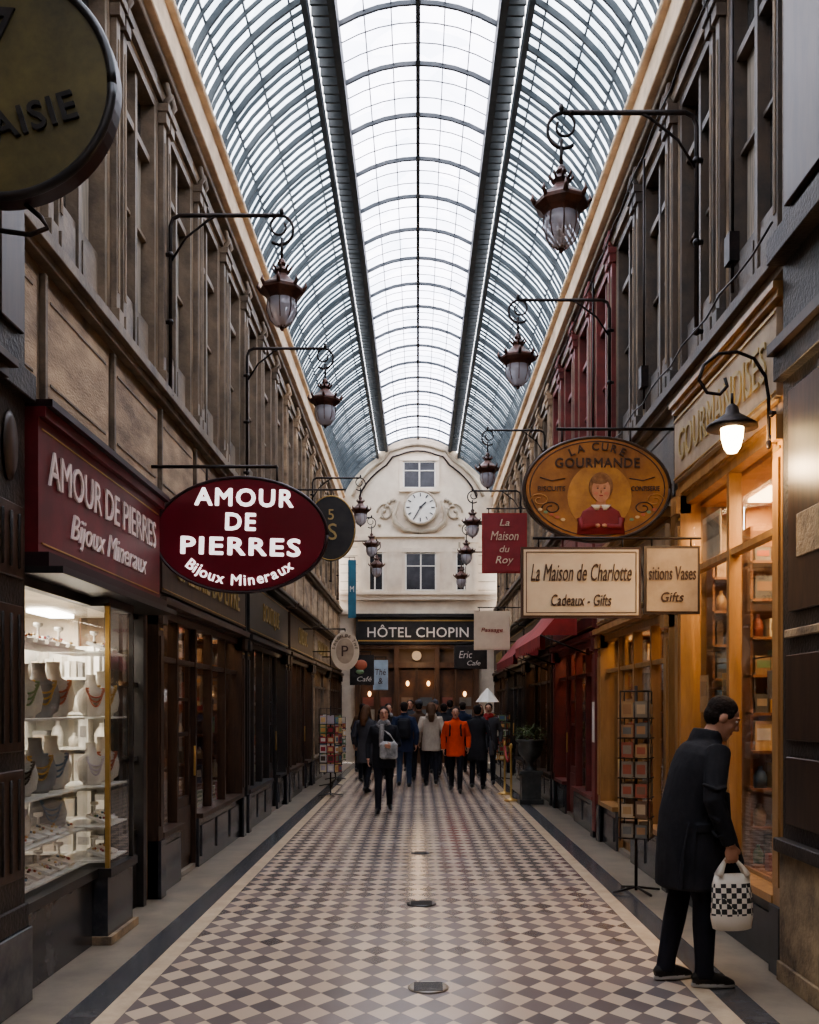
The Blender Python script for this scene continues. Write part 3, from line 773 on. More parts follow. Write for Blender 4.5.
for (Y,px,pc,sd) in ((8.9,283,293,-1),(12.9,326,402,-1),(20.9,361,511,-1),(25.3,372,545,-1),(7.9,560,200,1),(11.5,517,360,1),(17.4,487,470,1),(21.5,472,523,1),(24.8,466,552,1),(27.6,461,577,1),(27.6,377,566,-1)):
    z=1.65+(706-pc)*Y/1000+.69
    xl=abs(px-418)*Y/1000; sx=(W-.06-xl)/1.13
    s=min(max(sx,.9),1.1)
    inst('wall_lantern',ls,(sd*(W-.05),Y,z+.0),0 if sd<0 else math.pi,(s,1.1 if Y<8 else 1,1.08 if Y<8 else 1))
bpy.data.objects.remove(ls)
# lit wall lamp at right
b=B(); y=6.16; xw=W-.14
b.tube([(xw,y,3.28),(xw,y,3.55),(xw-.02,y,3.68),(xw-.09,y,3.79),(xw-.19,y,3.83),(xw-.31,y,3.82),(xw-.40,y,3.75),(xw-.43,y,3.66),(xw-.38,y,3.58),(xw-.30,y,3.57),(xw-.255,y,3.62),(xw-.27,y,3.67)],.011,M_iron,8)
b.tube([(W-.10,y,3.45),(xw,y,3.45)],.02,M_iron,8); b.tube([(W-.10,y,3.3),(xw,y,3.3)],.02,M_iron,8); b.ell((xw,y,3.26),.02,.02,.03,M_iron,8)
lx=xw-.225
b.tube([(xw-.225,y,3.575),(lx,y,3.50)],.009,M_iron,8)
b.lathe([(.155,.0),(.15,.02),(.09,.06),(.045,.09),(.035,.13),(.015,.15)],(lx,y,3.36),M_iron,24)
b.lathe([(.008,-.155),(.03,-.15),(.05,-.12),(.066,-.06),(.07,.0)],(lx,y,3.36),M_bulb,16)
b.obj('lit_wall_lamp')
l=bpy.data.lights.new('lamp_light','POINT'); l.energy=18; l.color=(1,.7,.4); l.shadow_soft_size=.06
lo=bpy.data.objects.new('lamp_light',l); lo.location=(lx,y-.0,3.12); COL.objects.link(lo)

# ------------------------------------------------------------ signs
def pos(px,py,Y): return ((px-418)*Y/1000, 1.65+(706-py)*Y/1000)
b=B(); Y=8.5; cx,cz=pos(241,535,Y); rx,rz=.735,.49
b.disc(cx,cz,Y,Y+.08,rx,rz,M_rim,64); b.disc(cx,cz,Y-.01,Y+.09,rx*.975,rz*.965,M_redsign,64)
b.tube([(cx+rx*math.cos(t/48*2*math.pi),Y-.004,cz+rz*math.sin(t/48*2*math.pi)) for t in range(49)],.012,M_rim,6)
roll=R(-1.5)
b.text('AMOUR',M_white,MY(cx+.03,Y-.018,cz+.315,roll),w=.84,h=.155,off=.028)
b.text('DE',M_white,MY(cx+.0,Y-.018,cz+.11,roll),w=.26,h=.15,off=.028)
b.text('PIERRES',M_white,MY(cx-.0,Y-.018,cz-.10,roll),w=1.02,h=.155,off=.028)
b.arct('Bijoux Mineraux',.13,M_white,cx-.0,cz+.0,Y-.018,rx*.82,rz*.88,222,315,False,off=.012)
b.tube([(-W+.0,Y+.04,cz+rz+.1),(cx+.3,Y+.04,cz+rz+.1)],.015,M_iron,8)
for dx in (-.3,.3): b.tube([(cx+dx,Y+.04,cz+rz*.9),(cx+dx,Y+.04,cz+rz+.1)],.01,M_iron,6)
b.obj('hanging_oval_sign')
b=B(); Y=4.6; cx,cz=pos(0,85,Y); r=.535
b.disc(cx,cz,Y,Y+.09,r,r,M_rim,64); b.disc(cx,cz,Y-.01,Y+.1,r*.93,r*.93,M_olive,64)
b.tube([(cx+r*.965*math.cos(t/64*2*math.pi),Y-.004,cz+r*.965*math.sin(t/64*2*math.pi)) for t in range(65)],.022,M_black,8)
b.text('FANTAISIE',M_black,MY(cx-.06,Y-.016,cz-.22,R(17)),w=.86,h=.135,off=.018)
b.text('17',M_black,MY(cx-.06,Y-.016,cz+.2,R(-4)),w=.25,h=.3,off=.0,shear=.2)
b.tube([(cx+.1,Y+.05,cz-r*.98),(cx+.17,Y+.05,cz-r-.05),(cx+.2,Y+.05,cz-r-.10),(cx+.12,Y+.05,cz-r-.13),(cx-.1,Y+.05,cz-r-.1),(-W+.01,Y+.05,cz-r-.1)],.012,M_iron,8)
b.obj('hanging_round_sign')
b=B(); Y=13.4; cx,cz=pos(331,528,Y)
b.disc(cx,cz,Y,Y+.06,.33,.44,M_black,48)
b.tube([(cx+.32*math.cos(t/40*2*math.pi),Y-.004,cz+.43*math.sin(t/40*2*math.pi)) for t in range(41)],.008,M_goldm,6)
b.text('S',M_goldlet,MY(cx+.02,Y-.01,cz-.05),h=.22); b.text('5',M_goldlet,MY(cx,Y-.01,cz+.18),h=.14)
b.tube([(-W+.01,Y+.03,cz+.52),(cx+.2,Y+.03,cz+.52)],.013,M_iron,6); b.tube([(cx,Y+.03,cz+.4),(cx,Y+.03,cz+.52)],.01,M_iron,6)
b.obj('hanging_oval_sign')
b=B(); Y=19; cx,cz=pos(345,651,Y)
b.disc(cx,cz,Y,Y+.05,.27,.37,M_creamsign,40); b.disc(cx,cz,Y-.006,Y,.17,.24,M_fbeige,40); b.arct('SALON DE THE',.08,M_brownlet,cx,cz,Y-.01,.19,.27,170,10,True); b.text('P',M_brownlet,MY(cx,Y-.01,cz),h=.2)
b.tube([(-W+.01,Y+.02,cz+.42),(cx,Y+.02,cz+.42)],.012,M_iron,6); b.tube([(cx,Y+.02,cz+.3),(cx,Y+.02,cz+.42)],.01,M_iron,6)
b.obj('hanging_round_sign')
def board(Y,px0,px1,py0,py1,m,lines,tm,rim=None,sd=1,th=.04,rod=True):
    b=B(); x0,z1=pos(px0,py0,Y); x1,z0=pos(px1,py1,Y)
    rim=rim or m
    b.box(x0,x1,Y,Y+th,z0,z1,rim); b.box(x0+.02,x1-.02,Y-.008,Y+th+.008,z0+.02,z1-.02,m)
    for (t,fx,fz,w,h,sh) in lines:
        b.text(t,tm,MY(x0+(x1-x0)*fx,Y-.012,z0+(z1-z0)*fz),w=(x1-x0)*w,h=(z1-z0)*h,shear=sh,off=.0)
    if rod: b.tube([(sd*(W-.14),Y+th/2,z1+.07),((x0+x1)/2-sd*(x1-x0)*.4,Y+th/2,z1+.07)],.011,M_iron,6)
    for q in (-.35,.35): b.tube([((x0+x1)/2+q*(x1-x0),Y+th/2,z1-.01),((x0+x1)/2+q*(x1-x0),Y+th/2,z1+.07)],.007,M_iron,6)
    return b,x0,x1,z0,z1
SY=7.62
b,x0,x1,z0,z1=board(SY,521,641,547,618,M_creamsign,[('La Maison de Charlotte',.5,.64,.84,.24,.3),('Cadeaux - Gifts',.5,.25,.5,.16,.2)],M_brownlet,rim=M_brownlet)
for z in (z0+.04,z1-.04): b.box(x0+.04,x1-.04,SY-.012,SY-.01,z-.003,z+.003,M_brownlet)
for x in (x0+.04,x1-.04): b.box(x-.003,x+.003,SY-.012,SY-.01,z0+.04,z1-.04,M_brownlet)
b.obj('hanging_shop_sign')
b,x0,x1,z0,z1=board(SY,644,700,546,614,M_fbeige,[('sitions Vases',.5,.6,.84,.2,.1),('Gifts',.5,.25,.4,.14,.2)],M_brownlet,rim=M_dkwood,rod=False)
b.obj('hanging_shop_sign')
b,x0,x1,z0,z1=board(15,482,527,513,573,M_redc2,[('La',.5,.84,.22,.11,.25),('Maison',.5,.62,.62,.15,.25),('du',.5,.4,.22,.11,.25),('Roy',.5,.2,.4,.16,.25)],M_creamsign,rim=M_redc)
b.obj('hanging_shop_sign')
b,*_=board(20.5,350,374,655,685,M_black,[('Café',.6,.2,.6,.16,.2)],M_whitep,sd=-1)
cx,cz=pos(361,665,20.5); b.ell((cx,20.49,cz),.13,.02,.11,PAL[0],12); b.ell((cx-.02,20.49,cz-.14),.09,.02,.05,PAL[5],10)
b.obj('hanging_shop_sign')
b,*_=board(22.5,373,388,660,690,mat('pale_blue_sign',(.45,.55,.62),.5),[('Thé',.5,.6,.7,.2,.1),('&',.5,.3,.3,.2,.1)],M_brownlet,sd=-1); b.obj('hanging_shop_sign')
b,*_=board(21,454,487,645,669,M_black,[('Eric',.35,.6,.4,.3,.2),('Cafe',.6,.25,.4,.2,.2)],M_whitep); b.obj('hanging_shop_sign')
b,*_=board(19.5,474,510,611,650,M_creamsign,[('Passage',.5,.5,.6,.14,.2)],M_redc); b.obj('hanging_shop_sign')
b,*_=board(24,348,356,560,618,mat('blue_banner',(.05,.18,.26),.6),[('M',.5,.5,.5,.1,0)],M_whitep,sd=-1); b.obj('hanging_banner')
# Cure gourmande oval
b=B(); Y=8.75; cx,cz=pos(597,489,Y); rx,rz=.655,.465
b.disc(cx,cz,Y,Y+.07,rx,rz,M_dkwood,64); b.disc(cx,cz,Y-.012,Y+.08,rx*.95,rz*.94,M_ochre,64)
b.tube([(cx+rx*.97*math.cos(t/48*2*math.pi),Y-.006,cz+rz*.97*math.sin(t/48*2*math.pi)) for t in range(49)],.013,M_dkwood,6)
M_amber=mat('amber_glaze',(.54,.27,.07),.4,c2=(.34,.15,.04),sc=5)
b.disc(cx+.02,cz-.07,Y-.016,Y-.01,.28,.29,M_amber,40)
b.tube([(cx+rx*.90*math.cos(t/48*2*math.pi),Y-.014,cz+rz*.89*math.sin(t/48*2*math.pi)) for t in range(49)],.005,M_brownlet,5)
b.arct('LA CURE',.095,M_brownlet,cx,cz-.02,Y-.018,rx*.66,rz*.76,119,61,True,off=.012)
b.text('GOURMANDE',M_brownlet,MY(cx+.0,Y-.019,cz+.225),w=.74,h=.085,off=.014)
b.text('BISCUITS',M_brownlet,MY(cx-.40,Y-.018,cz-.0),w=.24,h=.042); b.text('CONFISERIE',M_brownlet,MY(cx+.42,Y-.018,cz-.0),w=.25,h=.042)
for s in (-1,1):
    for k in range(2):
        pts=[(cx+s*(.40+.10*k+(.085-.003*t)*math.cos(t*.42)),Y-.016,cz-.17+.07*k+(.085-.003*t)*.7*math.sin(t*.42)) for t in range(20)]
        b.tube(pts,.0055,M_amber if k else M_brownlet,5)
    b.tube([(cx+s*.28,Y-.016,cz+.09),(cx+s*.4,Y-.016,cz+.07),(cx+s*.5,Y-.016,cz+.1)],.005,M_brownlet,5)
    for q in range(5): b.disc(cx+s*(.3+.05*q),cz-.27+.022*q,Y-.018,Y-.01,.02,.013,random.choice([PAL[0],PAL[5],PAL[9]]),10)
M_ph=mat('painted_hair',(.20,.085,.03),.6,c2=(.33,.16,.06),sc=20)
M_rosy=mat('rosy_cheek',(.6,.22,.13),.6)
b.loft([(cz-.40,.21,.006,cx+.03,Y-.020),(cz-.3,.20,.006,cx+.03,Y-.020),(cz-.2,.16,.006,cx+.03,Y-.020),(cz-.14,.06,.006,cx+.03,Y-.020)],M_redc2,20)
b.box(cx-.01,cx+.07,Y-.029,Y-.012,cz-.17,cz-.10,M_face)
b.disc(cx+.03,cz+.015,Y-.030,Y-.01,.105,.125,M_ph,30); b.disc(cx+.03,cz-.015,Y-.034,Y-.01,.080,.105,M_face,30)
b.disc(cx+.02,cz+.07,Y-.036,Y-.01,.075,.035,M_ph,20)
for s in (-1,1):
    b.disc(cx+.03+s*.03,cz+.0,Y-.037,Y-.02,.010,.006,M_brownlet,10); b.disc(cx+.03+s*.03,cz+.018,Y-.037,Y-.02,.015,.003,M_ph,8)
    b.disc(cx+.03+s*.045,cz-.045,Y-.0355,Y-.02,.02,.014,M_rosy,10)
    b.tube([(cx+.03+s*.18,Y-.024,cz-.26),(cx+.03+s*.17,Y-.03,cz-.34),(cx+.03+s*.05,Y-.034,cz-.33)],[.03,.03,.022],M_redc2,8)
    b.ell((cx+.03+s*.03,Y-.035,cz-.325),.025,.01,.018,M_face,8)
    b.loft([(cz-.19,.015,.006,cx+.03+s*.035,Y-.030),(cz-.145,.045,.006,cx+.03+s*.045,Y-.030)],M_creamsign,12)
b.disc(cx+.03,cz-.065,Y-.037,Y-.02,.018,.005,M_redc,12); b.disc(cx+.03,cz-.03,Y-.038,Y-.02,.006,.014,M_ph,8)
b.tube([(W-.01,Y+.04,cz+rz+.07),(cx-.35,Y+.04,cz+rz+.07)],.014,M_iron,8)
for dx in (-.3,.3): b.tube([(cx+dx,Y+.04,cz+rz*.86),(cx+dx,Y+.04,cz+rz+.07)],.009,M_iron,6)
b.obj('hanging_oval_sign')
def awning(sd,y0,y1,z0,z1,out,m):
    b=B(); n=14
    x0=sd*(W-.28); x1=sd*(W-out)
    for i in range(n):
        a=y0+(y1-y0)*i/n; c=y0+(y1-y0)*(i+1)/n
        b.add([(x0,a,z1),(x0,c,z1),(x1,c,z0),(x1,a,z0),(x0,a,z1-.01),(x0,c,z1-.01),(x1,c,z0-.01),(x1,a,z0-.01)],[(0,1,2,3),(7,6,5,4),(0,3,7,4),(1,5,6,2)],m)
        mid=(a+c)/2
        b.add([(x1,a,z0),(x1,c,z0),(x1,c,z0-.12),(x1,mid,z0-.18),(x1,a,z0-.12)],[(0,1,2,3,4)],m)
    for y in (y0,y1):
        b.tube([(x1,y,z0),(sd*(W-.12),y,z0-.25)],.012,M_iron,6); b.add([(x0,y,z1),(x1,y,z0),(x0,y,z0)],[(0,1,2)],m)
    b.obj('shop_awning')
awning(1,12.7,15.9,2.55,3.1,.75,M_redc)
awning(1,16.8,20.3,2.5,3.0,.7,M_redc2)

# ------------------------------------------------------------ racks, urn, etc
def rack(x,y,h=1.55,w=.17,pal=PAL,z0=.45):
    b=B()
    b.tube([(x,y,.02),(x,y,h+.05)],.014,M_iron,8)
    for a in range(4):
        an=R(a*90+20); b.tube([(x,y,.05),(x+.24*math.cos(an),y+.24*math.sin(an),.014)],.011,M_iron,6)
    for a in range(4):
        an=R(a*90-20); Mx=Matrix.Translation((x,y,0))@Matrix.Rotation(an,4,'Z')
        z=z0
        while z<h-.1:
            for q in (-.5,.5):
                hh=random.uniform(.11,.15)
                b.box(q*w-w*.42,q*w+w*.42,w+.0,w+.012,z,z+hh,random.choice(pal),Mx)
                b.box(q*w-w*.3,q*w+w*.3,w+.012,w+.014,z+.03,z+hh*.8,random.choice(pal),Mx)
            b.box(-w,w,w-.005,w+.025,z-.012,z-.004,M_iron,Mx)
            z+=.175
        for q in (-1,1): b.tube([(q*w,w,z0-.03),(q*w,w,h)],.006,M_iron,5,M=Mx)
        b.tube([(0,0,h),(0,w,h)],.006,M_iron,5,M=Mx); b.tube([(0,0,z0),(0,w,z0)],.006,M_iron,5,M=Mx); b.tube([(-w,w,h),(w,w,h)],.006,M_iron,5,M=Mx)
    return b.obj('postcard_rack')
rack(1.93,8.85,1.78,.12,PALM,.5)
rack(-1.6,18.3,1.5,.15); rack(-1.8,20.6,1.6,.17); rack(-1.85,22.4,1.4)
rack(1.85,22.4,1.5)
b=B(); x,y=1.9,16.9
M_urn=mat('cast_iron_urn',(.05,.055,.055),.35,.2,c2=(.09,.095,.09),sc=6)
b.box(x-.2,x+.2,y-.2,y+.2,.003,.08,M_urn); b.box(x-.16,x+.16,y-.16,y+.16,.08,.5,M_urn); b.box(x-.19,x+.19,y-.19,y+.19,.5,.56,M_urn)
b.lathe([(.12,.56),(.06,.60),(.05,.68),(.1,.74),(.19,.84),(.22,.95),(.20,1.02),(.25,1.06),(.25,1.08),(.2,1.08)],(x,y,0),M_urn,24)
M_leaf=mat('dark_leaves',(.05,.09,.03),.6,c2=(.12,.16,.06),sc=8)
for q in range(220):
    a=random.uniform(0,6.28); e=random.uniform(.1,1.5); r=random.uniform(.1,.27)
    c=Vector((x+r*math.cos(a)*math.cos(e),y+r*math.sin(a)*math.cos(e),1.1+r*math.sin(e)*.9))
    Mx=Matrix.Translation(c)@Matrix.Rotation(a,4,'Z')@Matrix.Rotation(random.uniform(-1,1),4,'Y')
    b.add([(0,-.0,0),(.04,.02,.01),(.09,0,0),(.04,-.02,.01)],[(0,1,2,3)],M_leaf,Mx)
b.obj('urn_planter')
for (x,y) in ((1.62,17.4),(1.62,18.7)):
    b=B(); b.lathe([(.13,0),(.13,.02),(.04,.04),(.02,.06),(.02,.9),(.035,.93),(.03,.97),(.008,1.0)],(x,y,.002),M_goldm,16)
    b.obj('rope_stanchion')
b=B(); b.tube([(1.62,17.44,.9),(1.62,17.7,.72),(1.62,18.05,.65),(1.62,18.4,.72),(1.62,18.66,.9)],.02,M_redc,8); b.obj('red_rope')
b=B(); x,y=1.75,25.2
b.tube([(x,y,.003),(x,y,2.1)],.02,M_whitep,8); b.lathe([(.5,1.75),(.25,1.95),(.02,2.1)],(x-.0,y,0),M_whitep,8,smooth=False,sx=.6,sy=.9); b.lathe([(.2,.002),(.2,.04),(.03,.07)],(x,y,0),M_black,16)
b.obj('parasol')
b=B()
b.box(W-.125,W-.13,12.32,12.48,1.2,1.7,M_whitep); b.box(W-.0,W-.125,12.31,12.49,.1,2.3,M_burg); b.obj('wall_notice')
b=B()
for (yy,z,w,h,m) in ((7.55,1.15,.22,.3,PALM[1]),(7.85,1.5,.2,.28,PAL[4]),(7.55,1.75,.22,.3,PAL[3]),(8.15,1.2,.2,.35,PALM[5]),(8.15,1.75,.22,.3,PALM[1]),(7.95,3.0,.5,.35,M_creamsign),(6.5,1.55,.16,.22,PAL[4]),(6.5,1.25,.16,.22,PALM[1])):
    b.box(W+.03,W+.036,yy-w/2,yy+w/2,z-h/2,z+h/2,m); b.box(W+.025,W+.03,yy-w/2+.03,yy+w/2-.03,z-.02,z+h/2-.05,random.choice(PALM))
b.obj('window_poster')

# ------------------------------------------------------------ people
def cloth(name,c,c2=None): return mat(name,c,.85,c2=c2,sc=6,bump=.5,bsc=14,stretch=(1,1,.6),spec=.2)
M_skin=mat('skin',(.50,.27,.18),.5,c2=(.43,.22,.14),sc=6)
M_lip=mat('lips',(.33,.10,.08),.5); M_eye=mat('eye_white',(.7,.68,.65),.3); M_pup=mat('pupil',(.02,.012,.01),.2)
M_hair=mat('dark_hair',(.016,.011,.009),.8,c2=(.03,.02,.016),sc=30,bump=.6,bsc=60,spec=.2)
M_hairb=mat('brown_hair',(.12,.06,.03),.7,bump=.5,bsc=60,spec=.3)
C_black=cloth('black_wool',(.018,.018,.022),(.03,.03,.034)); C_trous=cloth('dark_trousers',(.02,.02,.027)); C_shoe=mat('black_leather',(.015,.014,.014),.35); C_sole=mat('white_sole',(.5,.48,.45),.6)
C_orange=cloth('orange_jacket',(.66,.085,.028)); C_beige=cloth('beige_coat',(.48,.41,.33)); C_navy=cloth('navy_jacket',(.025,.035,.07)); C_grey=cloth('grey_coat',(.07,.07,.08)); C_jean=cloth('denim',(.05,.07,.12)); C_scarf=cloth('pale_scarf',(.45,.42,.4),(.1,.1,.1)); C_red=cloth('red_scarf',(.4,.05,.05)); C_brown=cloth('brown_coat',(.09,.05,.03)); C_white=cloth('white_bag_cloth',(.6,.58,.55),(.15,.15,.15))
def person(x,y,ang,H,o,voxel=.0095,name='person'):
    k=H/1.75; b=B()
    pitch=R(o.get('pitch',2)); hp=R(o.get('hpitch',0)); hy=R(o.get('hyaw',0))
    def U(p):
        p=Vector(p); w=min(max((p.z-.9)/.35,0),1); w=w*w*(3-2*w)
        return Matrix.Translation((0,0,.92))@Matrix.Rotation(-pitch*w,4,'X')@(p-Vector((0,0,.92)))
    neck=U((0,-.01,1.5))
    HM=Matrix.Translation(neck)@Matrix.Rotation(hy,4,'Z')@Matrix.Rotation(-pitch*.5-hp,4,'X')@Matrix.Translation((0,.012,-1.5))
    top=o.get('top',C_black); leg=o.get('leg',C_trous); sk=M_skin; hair=o.get('hair',M_hair)
    fy=o.get('feet',((.0,.0),(.0,.0)))
    for i,s in enumerate((-1,1)):
        ay,lift=fy[i]; 
        hip=Vector((s*.088,0,.90)); ank=Vector((s*.095,ay,.09+lift)); kn=(hip+ank)/2+Vector((0,.035+lift*.4,.02))
        lw=o.get('lw',1)
        b.tube([hip+Vector((0,0,.04)),hip,hip.lerp(kn,.5),kn,kn.lerp(ank,.35),ank.lerp(kn,.12),ank+Vector((0,0,-.03))],[.088,.094*lw,.082*lw,.062*lw,.062*lw,.05*lw,.052*lw],leg,14)
        tilt=-lift*2.2
        Ms=Matrix.Translation(ank)@Matrix.Rotation(tilt,4,'X')@Matrix.Rotation(-s*R(8),4,'Z')
        b.tube([(0,-.072,-.045),(0,-.05,-.04),(0,0,-.03),(0,.07,-.045),(0,.13,-.058),(0,.175,-.064)],[.022,.04,.044,.041,.034,.016],C_shoe,12,M=Ms)
        b.loft([(-.088,.038,.13,0,.052),(-.066,.041,.134,0,.052)],o.get('sole',C_shoe),20,M=Ms)
    b.loft([(.82,.10,.09,0,0),(.88,.155,.115,0,0),(.98,.16,.115,0,0),(1.05,.15,.11,0,0)],leg,24)
    secs=o.get('coat') or [(.84,.172,.13,0,0),(.86,.18,.135,0,0),(.95,.178,.13,0,0),(1.08,.165,.12,0,0),(1.2,.178,.125,0,0),(1.32,.20,.128,0,0),(1.39,.205,.118,0,-.005),(1.44,.17,.10,0,-.01),(1.475,.105,.08,0,-.01),(1.50,.065,.065,0,-.008)]
    b.loft(secs,top,32,f=U)
    b.loft([(1.46,.085,.08,0,-.012),(1.50,.075,.075,0,-.012),(1.535,.068,.07,0,-.014)],o.get('collar',top),20,f=U)
    if o.get('scarf'):
        b.loft([(1.44,.10,.095,0,.0),(1.47,.115,.11,0,.005),(1.51,.105,.10,0,.005),(1.54,.085,.085,0,.0)],o['scarf'],20,f=U)
        b.tube([U((.03,.11,1.47)),U((.04,.14,1.3)),U((.05,.14,1.1))],[.035,.04,.03],o['scarf'],10)
    b.tube([U((0,-.015,1.44)),neck,HM@Vector((0,-.01,1.57))],[.055,.053,.052],sk,14)
    b.ell((0,-.008,1.655),.076,.094,.096,sk,22,M=HM)
    b.loft([(1.522,.022,.02,0,.066),(1.530,.036,.036,0,.052),(1.55,.052,.055,0,.034),(1.58,.062,.07,0,.018),(1.62,.068,.08,0,.008),(1.67,.07,.082,0,.006)],sk,20,M=HM)
    b.tube([(0,.083,1.665),(0,.098,1.635),(0,.108,1.615),(0,.094,1.606)],[.009,.012,.0155,.011],sk,8,M=HM)
    for s in (-1,1):
        b.ell((s*.077,-.004,1.635),.011,.022,.032,sk,10,M=HM)
        b.ell((s*.03,.078,1.672),.022,.012,.008,sk,8,M=HM)
        b.ell((s*.042,.058,1.61),.02,.02,.02,sk,8,M=HM)
    b.ell((0,.089,1.578),.022,.009,.0085,M_lip,10,M=HM)
    hs=o.get('hs','short')
    b.ell((0,-.026,1.682),.084,.095,.083,hair,22,M=HM)
    b.ell((0,-.045,1.635),.078,.072,.075,hair,18,M=HM)
    for s in (-1,1): b.ell((s*.068,.015,1.675),.016,.03,.035,hair,10,M=HM)
    if hs=='long':
        b.tube([HM@Vector((0,-.05,1.70)),HM@Vector((0,-.085,1.6)),U((0,-.115,1.47)),U((0,-.13,1.34))],[.07,.085,.085,.04],hair,14)
        for s in (-1,1): b.tube([HM@Vector((s*.06,-.02,1.7)),HM@Vector((s*.078,-.01,1.6)),U((s*.085,.03,1.46))],[.03,.03,.018],hair,8)
    if hs=='hat':
        b.lathe([(.088,0),(.092,.02),(.09,.07),(.06,.105),(.02,.115)],(0,-.015,1.665),o.get('hatm',C_grey),20,M=HM,sy=1.12); b.ell((0,-.02,1.79),.025,.025,.025,o.get('hatm',C_grey),10,M=HM)
    if o.get('hood'):
        b.ell(U((0,-.10,1.47)),.12,.07,.085,top,14)
    arms=o.get('arms') or (((-.265,-.02,1.14),(-.27,.06,.90)),((.265,-.02,1.14),(.27,.06,.90)))
    sr=o.get('sr',1)
    for i,s in enumerate((-1,1)):
        sh=U((s*.175,-.008,1.405)); el=Vector(arms[i][0]); wr=Vector(arms[i][1])
        b.tube([U((s*.11,0,1.40)),sh,sh.lerp(el,.4),el,el.lerp(wr,.5),wr],[.06,.064*sr,.057*sr,.05*sr,.046*sr,.038*sr],top,14)
        b.ell(el,.049*sr,.049*sr,.049*sr,top,12)
        d=(wr-el).normalized()
        if o.get('handdir'): d=Vector(o['handdir'][i]).normalized()
        pn=Vector((-s,0,0)); pn=(pn-d*pn.dot(d)).normalized(); wv=d.cross(pn).normalized()
        if wv.y<0: wv=-wv
        b.tube([wr-d*.02,wr+d*.02],[.027,.026],sk,10)
        pc=wr+d*.055
        Mp=Matrix((( *wv,),( *pn,),( *d,))).transposed().to_4x4(); Mp.translation=pc
        b.ell((0,0,0),.043,.017,.05,sk,14,M=Mp)
        curl=o.get('curl',(22,22))[i]
        for q,(off,ln) in enumerate(((.030,.070),(.010,.078),(-.010,.073),(-.029,.058))):
            p=wr+d*.088+wv*off; pts=[p-d*.03,p]; dd=d.copy()
            for seg,fr_ in enumerate((.45,.31,.24)):
                ax=d.cross(pn).normalized()
                dd=(Matrix.Rotation(R(curl*(.7 if seg==0 else 1)),3,ax)@dd)
                p=p+dd*ln*fr_; pts.append(p)
            b.tube(pts,[.0095,.0095,.0085,.0078,.006],sk,8)
        p=wr+d*.03+wv*.028; t1=(d*.6+wv*.7+pn*.35).normalized(); t2=(d*.85+wv*.2+pn*.5).normalized()
        b.tube([p-t1*.015,p,p+t1*.032,p+t1*.032+t2*.03],[.012,.0125,.0105,.007],sk,8)
    if o.get('backpack'):
        b.loft([(1.02,.10,.05,0,-.17),(1.05,.14,.075,0,-.18),(1.2,.145,.085,0,-.19),(1.36,.13,.07,0,-.175),(1.42,.08,.04,0,-.15)],o['backpack'],20,f=U,pw=.7)
        for s in (-1,1): b.tube([U((s*.1,-.12,1.40)),U((s*.11,.0,1.47)),U((s*.11,.13,1.36)),U((s*.12,.12,1.18)),U((s*.15,-.05,1.08))],.016,o['backpack'],6)
    if o.get('tote'):
        b.loft([(.72,.035,.12,.30,.0),(.74,.05,.15,.30,.0),(.95,.05,.15,.29,0),(1.02,.025,.15,.285,0)],o['tote'],20,pw=.6)
        b.tube([(.28,-.1,1.0),(.25,-.06,1.3),U((.16,-.03,1.47)),(.25,.06,1.3),(.28,.1,1.0)],.012,o['tote'],6)
    if o.get('crossbag'):
        b.loft([(.90,.12,.035,-.08,.19),(.93,.15,.05,-.08,.19),(1.14,.15,.05,-.08,.19),(1.18,.10,.03,-.08,.18)],o['crossbag'],20,pw=.6)
        b.tube([(-.2,.17,1.15),U((-.1,.14,1.3)),U((.1,.09,1.45)),U((.12,-.06,1.46))],.014,o['crossbag'],6)
    if o.get('more'): o['more'](b,U)
    me=bpy.data.meshes.new('src'); me.from_pydata([tuple(v) for v in b.v],[],b.f); me.update()
    so=bpy.data.objects.new('src',me); COL.objects.link(so)
    md=so.modifiers.new('r','REMESH'); md.mode='VOXEL'; md.voxel_size=voxel; md.use_smooth_shade=True
    sm=so.modifiers.new('s','SMOOTH'); sm.iterations=2; sm.factor=.5
    dg=bpy.context.evaluated_depsgraph_get(); dg.update()
    nm=bpy.data.meshes.new_from_object(so.evaluated_get(dg))
    bvh=BVHTree.FromPolygons(b.v,b.f)
    for m in b.mats: nm.materials.append(m)
    idx=[]
    for p in nm.polygons:
        loc,nn,fi,dist=bvh.find_nearest(p.center)
        idx.append(b.m[fi] if fi is not None else 0)
    bpy.data.objects.remove(so); bpy.data.meshes.remove(me)
    e=B(); 
    o0=[v.co.copy() for v in nm.vertices]; 
    e.v=o0; e.f=[tuple(p.vertices) for p in nm.polygons]; e.m=idx; e.sm=[True]*len(idx); e.mats=list(b.mats)
    bpy.data.meshes.remove(nm)
    for s in (-1,1):
        e.ell((s*.03,.076,1.653),.013,.0105,.0075,M_eye,10,M=HM); e.ell((s*.03,.0845,1.653),.006,.003,.006,M_pup,8,M=HM)
        e.tube([(s*.014,.087,1.672),(s*.03,.088,1.676),(s*.047,.078,1.670)],.004,hair,6,M=HM)
    if o.get('extra'): o['extra'](e)
    T=Matrix.Translation((x,y,0))@Matrix.Rotation(R(ang-90),4,'Z')@Matrix.Scale(k,4)
    e.v=[T@v for v in e.v]
    zm=min(v.z for v in e.v); e.v=[v-Vector((0,0,zm-.001)) for v in e.v]
    return e.obj(name,origin=(x,y,0))

